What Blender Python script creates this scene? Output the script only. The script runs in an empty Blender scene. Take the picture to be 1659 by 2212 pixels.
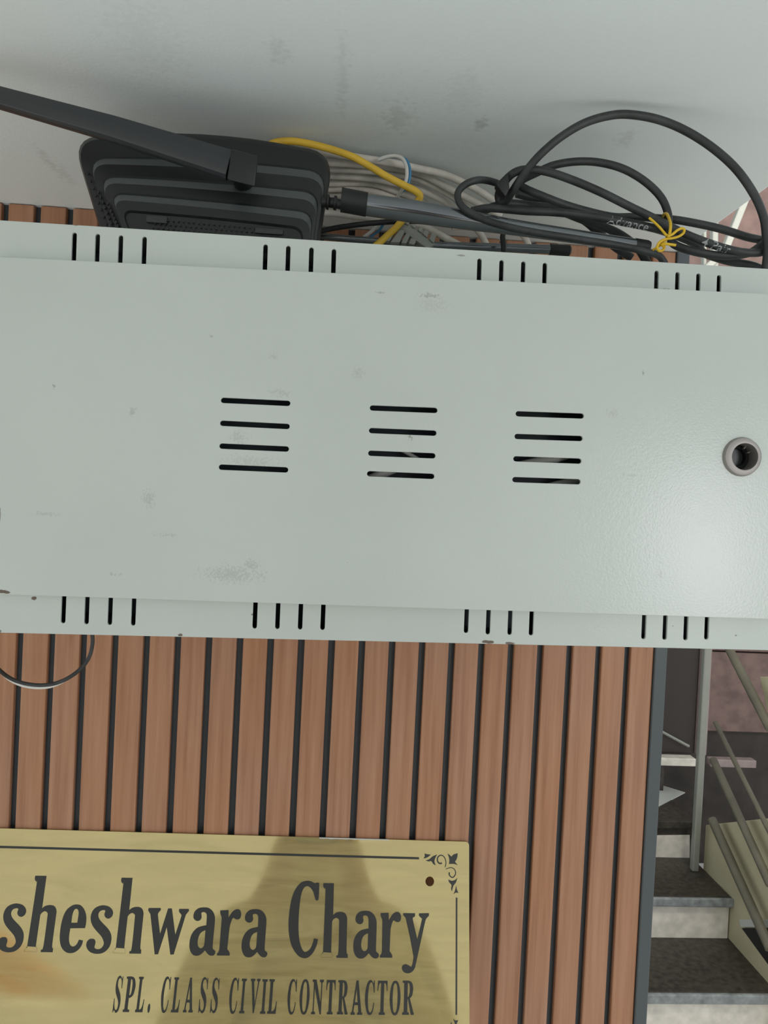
import bpy, bmesh, math, random
from mathutils import Vector, Matrix, noise
random.seed(7)
C = bpy.context.scene.collection
SC = bpy.context.scene

# ------------------------------------------------------------------ camera
W, H, F = 1659.0, 2212.0, 1600.0
CAM = Vector((0.0, -0.65, 1.56))
RT = Vector((0.99672814, -0.06363129, 0.0498404))
UP = Vector((-0.04866838, 0.01983897, 0.99861795))
FW = Vector((0.06453213, 0.99777626, -0.01667723))
cd = bpy.data.cameras.new('camera')
cam = bpy.data.objects.new('camera', cd)
C.objects.link(cam)
cam.matrix_world = Matrix(((RT.x, UP.x, -FW.x, CAM.x), (RT.y, UP.y, -FW.y, CAM.y), (RT.z, UP.z, -FW.z, CAM.z), (0, 0, 0, 1)))
cd.sensor_fit = 'HORIZONTAL'; cd.sensor_width = 36.0; cd.lens = 36.0 * F / W
cd.clip_start = 0.01
SC.camera = cam

# ------------------------------------------------------------------ sky, lamps, exposure
world = bpy.data.worlds.new('overcast_sky'); SC.world = world
world.use_nodes = True
bg = world.node_tree.nodes['Background']
bg.inputs[0].default_value = (0.93, 0.975, 1.0, 1)
bg.inputs[1].default_value = 0.86

def area(name, loc, target, sx, sy, power, col=(1, 1, 1)):
    l = bpy.data.lights.new(name, 'AREA'); l.shape = 'RECTANGLE'; l.size = sx; l.size_y = sy
    l.energy = power; l.color = col
    o = bpy.data.objects.new(name, l); C.objects.link(o)
    o.location = loc
    o.rotation_euler = (Vector(target) - Vector(loc)).to_track_quat('-Z', 'Y').to_euler()
    return o
# daylight gap between the buildings to the right behind the viewer
area('daylight_gap', CAM + Vector((1.40, -2.1, -0.15)), CAM + Vector((0.2, 0.4, 0)), 0.40, 0.70, 9.5, (0.97, 0.98, 1.0))
# fill light added above the flight to brighten the risers
area('stairwell_fill', CAM + Vector((1.15, 0.9, 1.1)), CAM + Vector((0.85, 2.6, -1.3)), 0.5, 0.3, 14, (1.0, 0.93, 0.8))

sl = bpy.data.lights.new('sun', 'SUN'); sl.energy = 2.2; sl.angle = 0.03; sl.color = (1.0, 0.97, 0.92)
so = bpy.data.objects.new('sun', sl); C.objects.link(so)
so.rotation_euler = Vector((0.36, 0.40, -0.84)).to_track_quat('-Z', 'Y').to_euler()

SC.view_settings.view_transform = 'Standard'
SC.view_settings.look = 'None'
SC.view_settings.gamma = 1.0
SC.view_settings.use_curve_mapping = False
SC.view_settings.exposure = -0.02

# ------------------------------------------------------------------ helpers
def ray(x, y):
    return FW + RT * ((x - W / 2) / F) - UP * ((y - H / 2) / F)
def at(x, y, d):                       # the point seen at a photo pixel, d metres in front of the camera's plane parallel to the wall
    v = ray(x, y)
    return CAM + v * (d / v.y)
def at_plane(x, y, p, n):
    v = ray(x, y)
    return CAM + v * (((p - CAM) @ n) / (v @ n))

def catmull(pts, n, closed=False):
    P = [Vector(p) for p in pts]
    out = []
    m = len(P)
    rng = range(m if closed else m - 1)
    for i in rng:
        if closed:
            a, b, c, d = P[(i - 1) % m], P[i], P[(i + 1) % m], P[(i + 2) % m]
        else:
            b, c = P[i], P[i + 1]
            a = P[i - 1] if i > 0 else b * 2 - c
            d = P[i + 2] if i + 2 < m else c * 2 - b
        for k in range(n):
            t = k / n
            out.append(0.5 * ((2 * b) + (c - a) * t + (2 * a - 5 * b + 4 * c - d) * t * t + (3 * b - a - 3 * c + d) * t ** 3))
    if not closed: out.append(P[-1].copy())
    return out

def outline(pts, n=5):
    """closed 2D outline; a point is (x, y) smooth or (x, y, 'c') corner"""
    m = len(pts)
    corner = [len(p) > 2 for p in pts]
    if not any(corner):
        return catmull([Vector((p[0], p[1])) for p in pts], n, True)
    s = corner.index(True)
    q = pts[s:] + pts[:s]
    out = []; run = [Vector((q[0][0], q[0][1]))]
    for p in q[1:] + [q[0]]:
        run.append(Vector((p[0], p[1])))
        if len(p) > 2:
            if len(run) == 2: out.append(run[0])
            else: out += catmull(run, n)[:-1]
            run = [Vector((p[0], p[1]))]
    return out

def obj(name, bm, mat, parent=None, smooth=False, angle=35):
    me = bpy.data.meshes.new(name)
    bmesh.ops.recalc_face_normals(bm, faces=bm.faces[:])
    bm.to_mesh(me); bm.free()
    return obj_me(name, me, mat, parent, smooth, angle)
def obj_me(name, me, mat, parent=None, smooth=False, angle=35):
    if mat: me.materials.append(mat)
    if smooth:
        for p in me.polygons: p.use_smooth = True
        me.set_sharp_from_angle(angle=math.radians(angle))
    o = bpy.data.objects.new(name, me); C.objects.link(o)
    if parent:
        o.parent = parent
        o.matrix_parent_inverse = parent.matrix_world.inverted()
    return o
def tag(o, label, cat, group=None):
    o['label'] = label; o['category'] = cat
    if group: o['group'] = group
    return o
def struct(o):
    o['kind'] = 'structure'; return o
def thing(name, label, cat, loc, group=None):
    o = bpy.data.objects.new(name, None); C.objects.link(o)
    o.location = loc; o.empty_display_size = 0.02
    bpy.context.view_layer.update()
    return tag(o, label, cat, group)

def add_box(bm, x0, x1, y0, y1, z0, z1, bev=0.0, seg=2):
    t = bmesh.new()
    vs = [t.verts.new((x, y, z)) for x in (x0, x1) for y in (y0, y1) for z in (z0, z1)]
    for f in ((0, 1, 3, 2), (4, 6, 7, 5), (0, 4, 5, 1), (2, 3, 7, 6), (0, 2, 6, 4), (1, 5, 7, 3)):
        t.faces.new([vs[i] for i in f])
    if bev: bmesh.ops.bevel(t, geom=t.edges[:], offset=bev, segments=seg, profile=0.5, affect='EDGES')
    merge(bm, t)
def add_hex(bm, pts, bev=0.0):         # eight points: bottom four then top four
    t = bmesh.new()
    v = [t.verts.new(p) for p in pts]
    for f in ((3, 2, 1, 0), (4, 5, 6, 7), (0, 1, 5, 4), (1, 2, 6, 5), (2, 3, 7, 6), (3, 0, 4, 7)):
        t.faces.new([v[i] for i in f])
    if bev: bmesh.ops.bevel(t, geom=t.edges[:], offset=bev, segments=2, profile=0.5, affect='EDGES')
    merge(bm, t)
def merge(bm, t):
    me = bpy.data.meshes.new('tmp'); t.to_mesh(me); t.free()
    bm.from_mesh(me); bpy.data.meshes.remove(me)
def loft(bm, rings, caps=(True, True), closed=True):
    R = [[bm.verts.new(p) for p in r] for r in rings]
    for a, b in zip(R[:-1], R[1:]):
        n = len(a)
        for i in range(n if closed else n - 1):
            j = (i + 1) % n
            bm.faces.new((a[i], a[j], b[j], b[i]))
    if caps[0]: bm.faces.new(R[0][::-1])
    if caps[1]: bm.faces.new(R[-1])
def add_tube(bm, path, rad, n=10, caps=True, flat=None):
    path = [Vector(p) for p in path]
    m = len(path)
    rr = rad if callable(rad) else (lambda t: rad)
    tang = [(path[min(i + 1, m - 1)] - path[max(i - 1, 0)]).normalized() for i in range(m)]
    ref = Vector((0, 1, 0))
    if abs(tang[0] @ ref) > 0.9: ref = Vector((0, 0, 1))
    u = (ref - tang[0] * (ref @ tang[0])).normalized()
    rings = []
    for i in range(m):
        u = (u - tang[i] * (u @ tang[i])).normalized()
        w = tang[i].cross(u)
        r = rr(i / max(1, m - 1))
        ru, rw = (r, r) if flat is None else (r * flat[0], r * flat[1])
        rings.append([path[i] + u * (ru * math.cos(2 * math.pi * k / n)) + w * (rw * math.sin(2 * math.pi * k / n)) for k in range(n)])
    loft(bm, rings, (caps, caps))
def tube_obj(name, path, rad, mat, parent=None, n=10, sub=8):
    bm = bmesh.new(); add_tube(bm, catmull(path, sub), rad, n)
    return obj(name, bm, mat, parent, True, 50)
def px_path(pts):                      # (x, y, depth) list
    return [at(*p) for p in pts]
def ring_pts(c, ax, ay, rx, ry, n):
    return [c + ax * (rx * math.cos(2 * math.pi * k / n)) + ay * (ry * math.sin(2 * math.pi * k / n)) for k in range(n)]

def fill(loops, depth, bevel=0.0):
    """flat sheet with holes: list of 2D loops (first is outer), thickness depth, centred on z=0 -> mesh data"""
    cu = bpy.data.curves.new('tmp', 'CURVE'); cu.dimensions = '2D'; cu.fill_mode = 'BOTH'
    cu.extrude = depth / 2; cu.bevel_depth = bevel; cu.bevel_resolution = 1
    for L in loops:
        s = cu.splines.new('POLY'); s.points.add(len(L) - 1); s.use_cyclic_u = True
        for p, q in zip(s.points, L): p.co = (q[0], q[1], 0, 1)
    o = bpy.data.objects.new('tmp', cu); C.objects.link(o)
    dg = bpy.context.evaluated_depsgraph_get()
    me = bpy.data.meshes.new_from_object(o.evaluated_get(dg))
    bpy.data.objects.remove(o); bpy.data.curves.remove(cu)
    return me
def frame(origin, ax, ay, az):
    return Matrix(((ax.x, ay.x, az.x, origin.x), (ax.y, ay.y, az.y, origin.y), (ax.z, ay.z, az.z, origin.z), (0, 0, 0, 1)))
def stadium(ax, ay, bx, by, r, n=6):
    d = Vector((bx - ax, by - ay)).normalized(); p = Vector((-d.y, d.x))
    a = Vector((ax, ay)) + d * r; b = Vector((bx, by)) - d * r
    out = []
    for k in range(n + 1):
        t = math.pi * k / n
        out.append(b + p * (r * math.cos(t)) + d * (r * math.sin(t)))
    for k in range(n + 1):
        t = math.pi * k / n
        out.append(a - p * (r * math.cos(t)) - d * (r * math.sin(t)))
    return out
def ellipse(cx, cy, rx, ry, n=24):
    return [Vector((cx + rx * math.cos(2 * math.pi * k / n), cy + ry * math.sin(2 * math.pi * k / n))) for k in range(n)]

# ------------------------------------------------------------------ materials
def new_mat(name):
    m = bpy.data.materials.new(name); m.use_nodes = True
    nt = m.node_tree
    return m, nt, nt.nodes['Principled BSDF']
def mat(name, col, rough=0.5, metal=0.0, var=0.0, scale=40, stretch=(1, 1, 1), bump=0.0, bscale=200, spec=0.5, rvar=0.0, objrand=0.0):
    m, nt, b = new_mat(name)
    b.inputs['Roughness'].default_value = rough; b.inputs['Metallic'].default_value = metal
    b.inputs['Specular IOR Level'].default_value = spec
    b.inputs['Base Color'].default_value = (*col, 1)
    tc = nt.nodes.new('ShaderNodeTexCoord')
    mp = nt.nodes.new('ShaderNodeMapping'); mp.inputs['Scale'].default_value = stretch
    nt.links.new(tc.outputs['Object'], mp.inputs[0])
    n = nt.nodes.new('ShaderNodeTexNoise'); n.inputs['Scale'].default_value = scale; n.inputs['Detail'].default_value = 6
    nt.links.new(mp.outputs[0], n.inputs['Vector'])
    last = None
    if var:
        r = nt.nodes.new('ShaderNodeValToRGB')
        r.color_ramp.elements[0].position = 0.3; r.color_ramp.elements[1].position = 0.7
        r.color_ramp.elements[0].color = (*[c * (1 - var) for c in col], 1)
        r.color_ramp.elements[1].color = (*[min(1, c * (1 + var)) for c in col], 1)
        nt.links.new(n.outputs['Fac'], r.inputs[0]); last = r.outputs[0]
    if objrand:
        oi = nt.nodes.new('ShaderNodeObjectInfo'); hs = nt.nodes.new('ShaderNodeHueSaturation')
        mr = nt.nodes.new('ShaderNodeMapRange')
        mr.inputs['To Min'].default_value = 1 - objrand; mr.inputs['To Max'].default_value = 1 + objrand
        nt.links.new(oi.outputs['Random'], mr.inputs[0]); nt.links.new(mr.outputs[0], hs.inputs['Value'])
        if last: nt.links.new(last, hs.inputs['Color'])
        else: hs.inputs['Color'].default_value = (*col, 1)
        last = hs.outputs[0]
    if last: nt.links.new(last, b.inputs['Base Color'])
    if rvar:
        mr = nt.nodes.new('ShaderNodeMapRange')
        mr.inputs['To Min'].default_value = max(0.02, rough - rvar); mr.inputs['To Max'].default_value = rough + rvar
        nt.links.new(n.outputs['Fac'], mr.inputs[0]); nt.links.new(mr.outputs[0], b.inputs['Roughness'])
    if bump:
        n2 = nt.nodes.new('ShaderNodeTexNoise'); n2.inputs['Scale'].default_value = bscale; n2.inputs['Detail'].default_value = 4
        nt.links.new(mp.outputs[0], n2.inputs['Vector'])
        bp = nt.nodes.new('ShaderNodeBump'); bp.inputs['Strength'].default_value = bump; bp.inputs['Distance'].default_value = 0.001
        nt.links.new(n2.outputs['Fac'], bp.inputs['Height']); nt.links.new(bp.outputs[0], b.inputs['Normal'])
    return m

def add_marks(m, marks, col, noise_scale=300, warp=0.35, strength=1.0, soft=0.5):
    """dirt, chipped paint or a darker patch of fixed shape: ellipses (world point, rx, rz, fade) broken up by noise, mixed over the base colour"""
    nt = m.node_tree; b = nt.nodes['Principled BSDF']
    ge = nt.nodes.new('ShaderNodeNewGeometry')
    nz = nt.nodes.new('ShaderNodeTexNoise'); nz.inputs['Scale'].default_value = noise_scale; nz.inputs['Detail'].default_value = 5
    nt.links.new(ge.outputs['Position'], nz.inputs['Vector'])
    acc = None
    for p, rx, rz, op in marks:
        s = nt.nodes.new('ShaderNodeVectorMath'); s.operation = 'SUBTRACT'; s.inputs[1].default_value = p
        nt.links.new(ge.outputs['Position'], s.inputs[0])
        q = nt.nodes.new('ShaderNodeVectorMath'); q.operation = 'MULTIPLY'; q.inputs[1].default_value = (1 / rx, 0.5 / max(rx, rz), 1 / rz)
        nt.links.new(s.outputs[0], q.inputs[0])
        l = nt.nodes.new('ShaderNodeVectorMath'); l.operation = 'LENGTH'; nt.links.new(q.outputs[0], l.inputs[0])
        a = nt.nodes.new('ShaderNodeMath'); a.operation = 'MULTIPLY_ADD'
        a.inputs[1].default_value = 4 * warp; nt.links.new(nz.outputs['Fac'], a.inputs[0]); nt.links.new(l.outputs['Value'], a.inputs[2])
        r = nt.nodes.new('ShaderNodeMapRange'); r.interpolation_type = 'SMOOTHSTEP'
        r.inputs['From Min'].default_value = 1.0 - soft + 1.9 * warp; r.inputs['From Max'].default_value = 1.0 + soft * .5 + 1.9 * warp
        r.inputs['To Min'].default_value = op * strength; r.inputs['To Max'].default_value = 0
        nt.links.new(a.outputs[0], r.inputs[0])
        if acc is None: acc = r.outputs[0]
        else:
            x = nt.nodes.new('ShaderNodeMath'); x.operation = 'MAXIMUM'
            nt.links.new(acc, x.inputs[0]); nt.links.new(r.outputs[0], x.inputs[1]); acc = x.outputs[0]
    mx = nt.nodes.new('ShaderNodeMix'); mx.data_type = 'RGBA'
    nt.links.new(acc, mx.inputs['Factor'])
    lk = b.inputs['Base Color'].links
    if lk: nt.links.new(lk[0].from_socket, mx.inputs['A'])
    else: mx.inputs['A'].default_value = b.inputs['Base Color'].default_value
    mx.inputs['B'].default_value = (*col, 1)
    nt.links.new(mx.outputs['Result'], b.inputs['Base Color'])

def wood_mat():
    m, nt, b = new_mat('slat_wood')
    tc = nt.nodes.new('ShaderNodeTexCoord'); oi = nt.nodes.new('ShaderNodeObjectInfo')
    mp = nt.nodes.new('ShaderNodeMapping'); mp.inputs['Scale'].default_value = (1, 1, 0.035)
    cx = nt.nodes.new('ShaderNodeCombineXYZ'); ml = nt.nodes.new('ShaderNodeMath'); ml.operation = 'MULTIPLY'; ml.inputs[1].default_value = 13.0
    nt.links.new(oi.outputs['Random'], ml.inputs[0]); nt.links.new(ml.outputs[0], cx.inputs[2])
    nt.links.new(cx.outputs[0], mp.inputs['Location']); nt.links.new(tc.outputs['Object'], mp.inputs[0])
    n = nt.nodes.new('ShaderNodeTexNoise'); n.inputs['Scale'].default_value = 170; n.inputs['Detail'].default_value = 7; n.inputs['Roughness'].default_value = 0.62
    nt.links.new(mp.outputs[0], n.inputs['Vector'])
    r = nt.nodes.new('ShaderNodeValToRGB'); e = r.color_ramp.elements
    e[0].position = 0.28; e[0].color = (0.29, 0.126, 0.061, 1)
    e[1].position = 0.72; e[1].color = (0.45, 0.235, 0.136, 1)
    x = r.color_ramp.elements.new(0.5); x.color = (0.385, 0.187, 0.099, 1)
    nt.links.new(n.outputs['Fac'], r.inputs[0])
    n2 = nt.nodes.new('ShaderNodeTexNoise'); n2.inputs['Scale'].default_value = 9; n2.inputs['Detail'].default_value = 2
    mp2 = nt.nodes.new('ShaderNodeMapping'); mp2.inputs['Scale'].default_value = (1, 1, 0.4)
    nt.links.new(cx.outputs[0], mp2.inputs['Location']); nt.links.new(tc.outputs['Object'], mp2.inputs[0]); nt.links.new(mp2.outputs[0], n2.inputs['Vector'])
    hs = nt.nodes.new('ShaderNodeHueSaturation')
    mr = nt.nodes.new('ShaderNodeMapRange'); mr.inputs['To Min'].default_value = 0.82; mr.inputs['To Max'].default_value = 1.16
    nt.links.new(n2.outputs['Fac'], mr.inputs[0]); nt.links.new(mr.outputs[0], hs.inputs['Saturation'])
    nt.links.new(r.outputs[0], hs.inputs['Color']); nt.links.new(hs.outputs[0], b.inputs['Base Color'])
    b.inputs['Roughness'].default_value = 0.5
    bp = nt.nodes.new('ShaderNodeBump'); bp.inputs['Strength'].default_value = 0.12; bp.inputs['Distance'].default_value = 0.0006
    nt.links.new(n.outputs['Fac'], bp.inputs['Height']); nt.links.new(bp.outputs[0], b.inputs['Normal'])
    return m

def brass_mat():
    m, nt, b = new_mat('brass')
    tc = nt.nodes.new('ShaderNodeTexCoord')
    mp = nt.nodes.new('ShaderNodeMapping'); mp.inputs['Rotation'].default_value = (0, 0, 0.35); mp.inputs['Scale'].default_value = (0.25, 1.6, 1)
    nt.links.new(tc.outputs['Object'], mp.inputs[0])
    n = nt.nodes.new('ShaderNodeTexNoise'); n.inputs['Scale'].default_value = 42; n.inputs['Detail'].default_value = 6; n.inputs['Distortion'].default_value = 1.2
    nt.links.new(mp.outputs[0], n.inputs['Vector'])
    b.inputs['Base Color'].default_value = (0.71, 0.58, 0.28, 1); b.inputs['Metallic'].default_value = 1.0
    mr = nt.nodes.new('ShaderNodeMapRange'); mr.inputs['To Min'].default_value = 0.03; mr.inputs['To Max'].default_value = 0.085
    nt.links.new(n.outputs['Fac'], mr.inputs[0]); nt.links.new(mr.outputs[0], b.inputs['Roughness'])
    d = nt.nodes.new('ShaderNodeBsdfDiffuse'); d.inputs['Color'].default_value = (0.50, 0.42, 0.20, 1)
    mx = nt.nodes.new('ShaderNodeMixShader')
    m2 = nt.nodes.new('ShaderNodeMapRange'); m2.inputs['From Min'].default_value = 0.3; m2.inputs['From Max'].default_value = 0.7
    m2.inputs['To Min'].default_value = 0.44; m2.inputs['To Max'].default_value = 0.72
    nt.links.new(n.outputs['Fac'], m2.inputs[0]); nt.links.new(m2.outputs[0], mx.inputs[0])
    out = nt.nodes['Material Output']
    nt.links.new(b.outputs[0], mx.inputs[1]); nt.links.new(d.outputs[0], mx.inputs[2]); nt.links.new(mx.outputs[0], out.inputs[0])
    return m

M = {}
M['wood'] = wood_mat()
M['groove'] = mat('groove_grey', (0.045, 0.054, 0.062), 0.5)
M['trim'] = mat('trim_grey', (0.062, 0.074, 0.080), 0.45)
M['ceiling'] = mat('ceiling_paint', (0.85, 0.925, 0.925), 0.6, var=0.025, scale=9, bump=0.12, bscale=420)
M['paint'] = mat('powder_coat', (0.545, 0.595, 0.555), 0.23, var=0.03, scale=10, bump=0.06, bscale=800, rvar=0.06)
M['paint2'] = mat('powder_coat_body', (0.545, 0.595, 0.555), 0.3, var=0.03, scale=12, bump=0.05, bscale=900)
M['dark_in'] = mat('filler_black', (0.030, 0.046, 0.056), 0.5)
M['black'] = mat('router_black', (0.010, 0.011, 0.011), 0.42, bump=0.06, bscale=1500)
M['ledge_highlight'] = mat('router_ledge_highlight', (0.085, 0.097, 0.098), 0.45)  # lighter grey paints the highlight on the router's ledges
M['hinge'] = mat('hinge_black', (0.010, 0.011, 0.012), 0.5)
M['antenna'] = mat('antenna_grey', (0.030, 0.033, 0.036), 0.26)
M['antenna_gloss'] = mat('antenna_gloss', (0.21, 0.225, 0.24), 0.13, metal=0.8)
M['cable'] = mat('cable_black', (0.030, 0.034, 0.034), 0.5, var=0.5, scale=60)
M['cable_white'] = mat('cable_grey_white', (0.66, 0.62, 0.55), 0.6, var=0.3, scale=45)
M['wire_white'] = mat('wire_white', (0.66, 0.66, 0.62), 0.5)
M['wire_blue'] = mat('wire_blue', (0.06, 0.25, 0.45), 0.5)
M['yellow'] = mat('cable_yellow', (0.78, 0.50, 0.05), 0.5, var=0.12, scale=60)
M['tie'] = mat('tie_yellow', (0.72, 0.46, 0.015), 0.45)
M['grey_plastic'] = mat('grey_plastic', (0.30, 0.31, 0.28), 0.5)
M['print'] = mat('print_grey', (0.36, 0.38, 0.39), 0.6)
M['brass'] = brass_mat()
M['ink'] = mat('engraved_black', (0.026, 0.028, 0.024), 0.42)
M['steel'] = mat('lock_steel', (0.36, 0.335, 0.315), 0.5, metal=0.7)
M['lockdark'] = mat('lock_dark', (0.01, 0.012, 0.013), 0.3)
M['ground'] = mat('concrete', (0.62, 0.615, 0.60), 0.8, var=0.06, scale=3)
M['granite'] = mat('granite_dark', (0.05, 0.043, 0.034), 0.45, var=0.5, scale=55)
M['granite_edge'] = mat('granite_edge', (0.26, 0.28, 0.28), 0.4, var=0.35, scale=40)
M['riser'] = mat('riser_stone', (0.80, 0.75, 0.66), 0.5, var=0.16, scale=28)
M['cream'] = mat('cream_paint', (0.55, 0.50, 0.33), 0.6, var=0.08, scale=7)
M['railing'] = mat('railing_steel', (0.13, 0.12, 0.085), 0.45, var=0.2, scale=14)
M['post'] = mat('post_steel', (0.33, 0.34, 0.30), 0.4, metal=0.2)
M['brown_stone'] = mat('brown_stone', (0.21, 0.135, 0.12), 0.55, var=0.3, scale=16)
M['stone_dark'] = mat('stone_dark', (0.040, 0.031, 0.026), 0.6, var=0.4, scale=12)
M['door'] = mat('door_brown', (0.035, 0.026, 0.022), 0.5)
M['door_frame'] = mat('door_frame', (0.34, 0.27, 0.26), 0.5, var=0.1)
M['white_trim'] = mat('white_trim', (0.56, 0.58, 0.54), 0.5)
M['frame_white'] = mat('frame_white', (0.42, 0.44, 0.41), 0.5)
M['recess_shade'] = mat('recess_shade_black', (0.012, 0.012, 0.012), 0.7)
M['awning'] = mat('awning_orange', (0.62, 0.30, 0.12), 0.8)
M['skin'] = mat('skin', (0.36, 0.23, 0.15), 0.5)
M['shirt'] = mat('shirt_olive', (0.44, 0.40, 0.27), 0.85, var=0.2, scale=20)
M['trousers'] = mat('trousers_dark', (0.03, 0.032, 0.04), 0.85)
M['hair'] = mat('hair_black', (0.012, 0.011, 0.010), 0.6)
M['eye'] = mat('eye_white', (0.6, 0.6, 0.58), 0.3)

# ------------------------------------------------------------------ setting
WALL = CAM.y + 0.65                    # y of the slat faces (0)
CEIL = CAM.z + 0.235
FLOOR = 0.0
bm = bmesh.new(); add_box(bm, -14, 14, -16, 8, -0.2, FLOOR)
struct(obj('floor', bm, M['ground']))
bm = bmesh.new(); add_box(bm, -2.6, 0.2952, -1.15, 2.6, CEIL, CEIL + 2.8, 0.002)
struct(obj('ceiling', bm, M['ceiling']))
add_marks(M['ceiling'], [(at_plane(x, y, Vector((0, 0, CEIL)), Vector((0, 0, 1))), a, b, o) for x, y, a, b, o in
    [(600, 110, .006, .003, .25), (740, 165, .004, .02, .22), (860, 255, .01, .004, .3), (1040, 270, .004, .003, .5), (545, 395, .004, .014, .25),
     (110, 355, .004, .012, .35), (140, 375, .004, .012, .3), (880, 350, .05, .03, .07), (1350, 300, .006, .004, .25), (1000, 200, .012, .004, .15), (310, 90, .02, .006, .12),  # the widest, faintest mark is a darker patch near the cables
     (850, 258, .005, .003, .35)]], (0.38, 0.39, 0.38), 260, 0.9, 0.8, 0.9)
# slatted wall: dark backing with every slat its own part
bm = bmesh.new(); add_box(bm, -0.906, 0.2925, WALL + 0.0065, WALL + 0.11, FLOOR, CEIL)
wall = struct(obj('wall_back', bm, M['groove']))
PITCH, X0, GAP = 0.026675, -0.264873, 0.0056
bm = bmesh.new(); add_box(bm, -(PITCH - GAP) / 2, (PITCH - GAP) / 2, 0, 0.0064, FLOOR - CEIL, -0.0005, 0.0012, 2)
me = bpy.data.meshes.new('slat'); bmesh.ops.recalc_face_normals(bm, faces=bm.faces[:]); bm.to_mesh(me); bm.free(); me.materials.append(M['wood'])
for i in range(-24, 21):
    o = bpy.data.objects.new('slat', me); C.objects.link(o)
    o.location = (X0 + PITCH * (i + 0.5), WALL, CEIL); o.parent = wall
bm = bmesh.new(); add_box(bm, 0.2928, 0.3045, WALL - 0.002, WALL + 0.11, FLOOR, CEIL, 0.001)
struct(obj('trim_1', bm, M['trim']))

# ------------------------------------------------------------------ white cabinet on the wall
DB = 0.40
def body_plane(): return Vector((0, CAM.y + DB, CAM.z)), Vector((-0.003, 1, 0)).normalized()
def lid_plane(): return Vector((-0.18, CAM.y + DB - 0.0045, CAM.z)), Vector((0.012, 1, 0)).normalized()
def local(plane):
    p, n = plane
    ax = Vector((n.y, -n.x, 0)).normalized(); ay = Vector((0, 0, 1))
    fr = frame(p, ax, ay, ax.cross(ay))
    def uv(x, y):
        q = at_plane(x, y, p, n) - p
        return Vector((q @ ax, q @ ay))
    return fr, uv
cab = thing('wall_cabinet', 'white powder coated metal cabinet with slotted edges on the slatted wall', 'cabinet', at(830, 1390, 0.5))
frb, uvb = local(body_plane())
def linepx(a, b, x): return a[1] + (b[1] - a[1]) * (x - a[0]) / (b[0] - a[0])
TB = ((0, 478), (1659, 583)); BB = ((0, 1365), (1659, 1403)); TC = ((0, 557), (1659, 637)); BC = ((0, 1282), (1659, 1336))
xl, xr = -46, 1702
BX = [uvb(xl, linepx(*TB, xl)), uvb(xr, linepx(*TB, xr)), uvb(xr, linepx(*BB, xr)), uvb(xl, linepx(*BB, xl))]
loops = [BX[::-1]]
for i, (x, y) in enumerate([(162, 502), (212, 505), (262, 508), (313, 511), (574, 527.5), (623, 530.5), (673, 534), (721.5, 537.5),
             (1035.5, 558), (1083, 561.5), (1130, 564.5), (1176.5, 567.5), (1417.5, 584.5), (1462.5, 587.5), (1507.5, 590.5), (1552, 594)]):
    a = uvb(x, y); b = uvb(x - 2.6, y + 85)
    loops.append(stadium(a.x, a.y, b.x, b.y, 4.7 / F * DB + .0003))
for x, y in [(137, 1347), (187.3, 1349), (237.5, 1350.5), (288, 1352), (550, 1358.5), (599, 1359.5), (648, 1360.5), (696.5, 1361.5),
             (1006, 1368), (1053, 1371), (1100, 1372), (1146, 1373), (1388.5, 1381), (1434, 1382.5), (1479, 1383.5), (1524, 1382)]:
    a = uvb(x, y); b = uvb(x + 3.4, y - 88)
    loops.append(stadium(a.x, a.y, b.x, b.y, 4.7 / F * DB + .0003))
OPN = [uvb(30, 612), uvb(1660, 690), uvb(1660, 1262), uvb(30, 1218)]
loops.append(OPN)
me = fill(loops, 0.0012, 0.0003)
me.transform(frb)
bm = bmesh.new(); bm.from_mesh(me); bpy.data.meshes.remove(me)
def bw(v, dy): return frb @ Vector((v.x, v.y, 0)) + Vector((0, dy, 0))
yb = WALL - 0.001
def shell(a, b):                       # side sheet from the front edge back to the wall
    p, q = bw(a, 0), bw(b, 0)
    cen = (bw(BX[0], 0) + bw(BX[2], 0)) / 2
    nrm = (q - p).cross(Vector((0, 1, 0))).normalized()
    if nrm @ (cen - p) < 0: nrm = -nrm
    t = nrm * 0.0012
    P = [p, q, Vector((q.x, yb, q.z)), Vector((p.x, yb, p.z))]
    add_hex(bm, P + [v + t for v in P], 0.0003)
for a, b in ((0, 1), (1, 2), (2, 3), (3, 0)): shell(BX[a], BX[b])
obj('body', bm, M['paint2'], cab, True, 30)
# lid
frl, uvl = local(lid_plane())
xl, xr = -7, 1690
LX = [uvl(xl, linepx(*TC, xl)), uvl(xr, linepx(*TC, xr)), uvl(xr, linepx(*BC, xr)), uvl(xl, linepx(*BC, xl))]
loops = [LX[::-1]]
SL = [(476.2, 864.8, 628.6, 871.9), (474.4, 914.2, 627.3, 921.8), (472.9, 963.5, 625.6, 970.4), (471.6, 1008.9, 624, 1015.4),
      (797.5, 881.3, 945.8, 887), (795.7, 930.1, 943.7, 936.1), (793.9, 978.9, 941.5, 985), (791.5, 1023.2, 939.1, 1029.3),
      (1112.1, 893.9, 1261.6, 899.1), (1109.7, 942.8, 1258.9, 947.6), (1107, 991, 1256.2, 996.4), (1104.9, 1035.9, 1254.4, 1041)]
for a, b, c, d in SL:
    p, q = uvl(a, b), uvl(c, d)
    loops.append(stadium(p.x, p.y, q.x, q.y, 5.6 / F * (DB - 0.006) + .0003))
LK = uvl(1600, 987)
loops.append(ellipse(LK.x, LK.y, 0.0088, 0.0088))
me = fill(loops, 0.0012, 0.0003); me.transform(frl)
bm = bmesh.new(); bm.from_mesh(me); bpy.data.meshes.remove(me)
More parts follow.
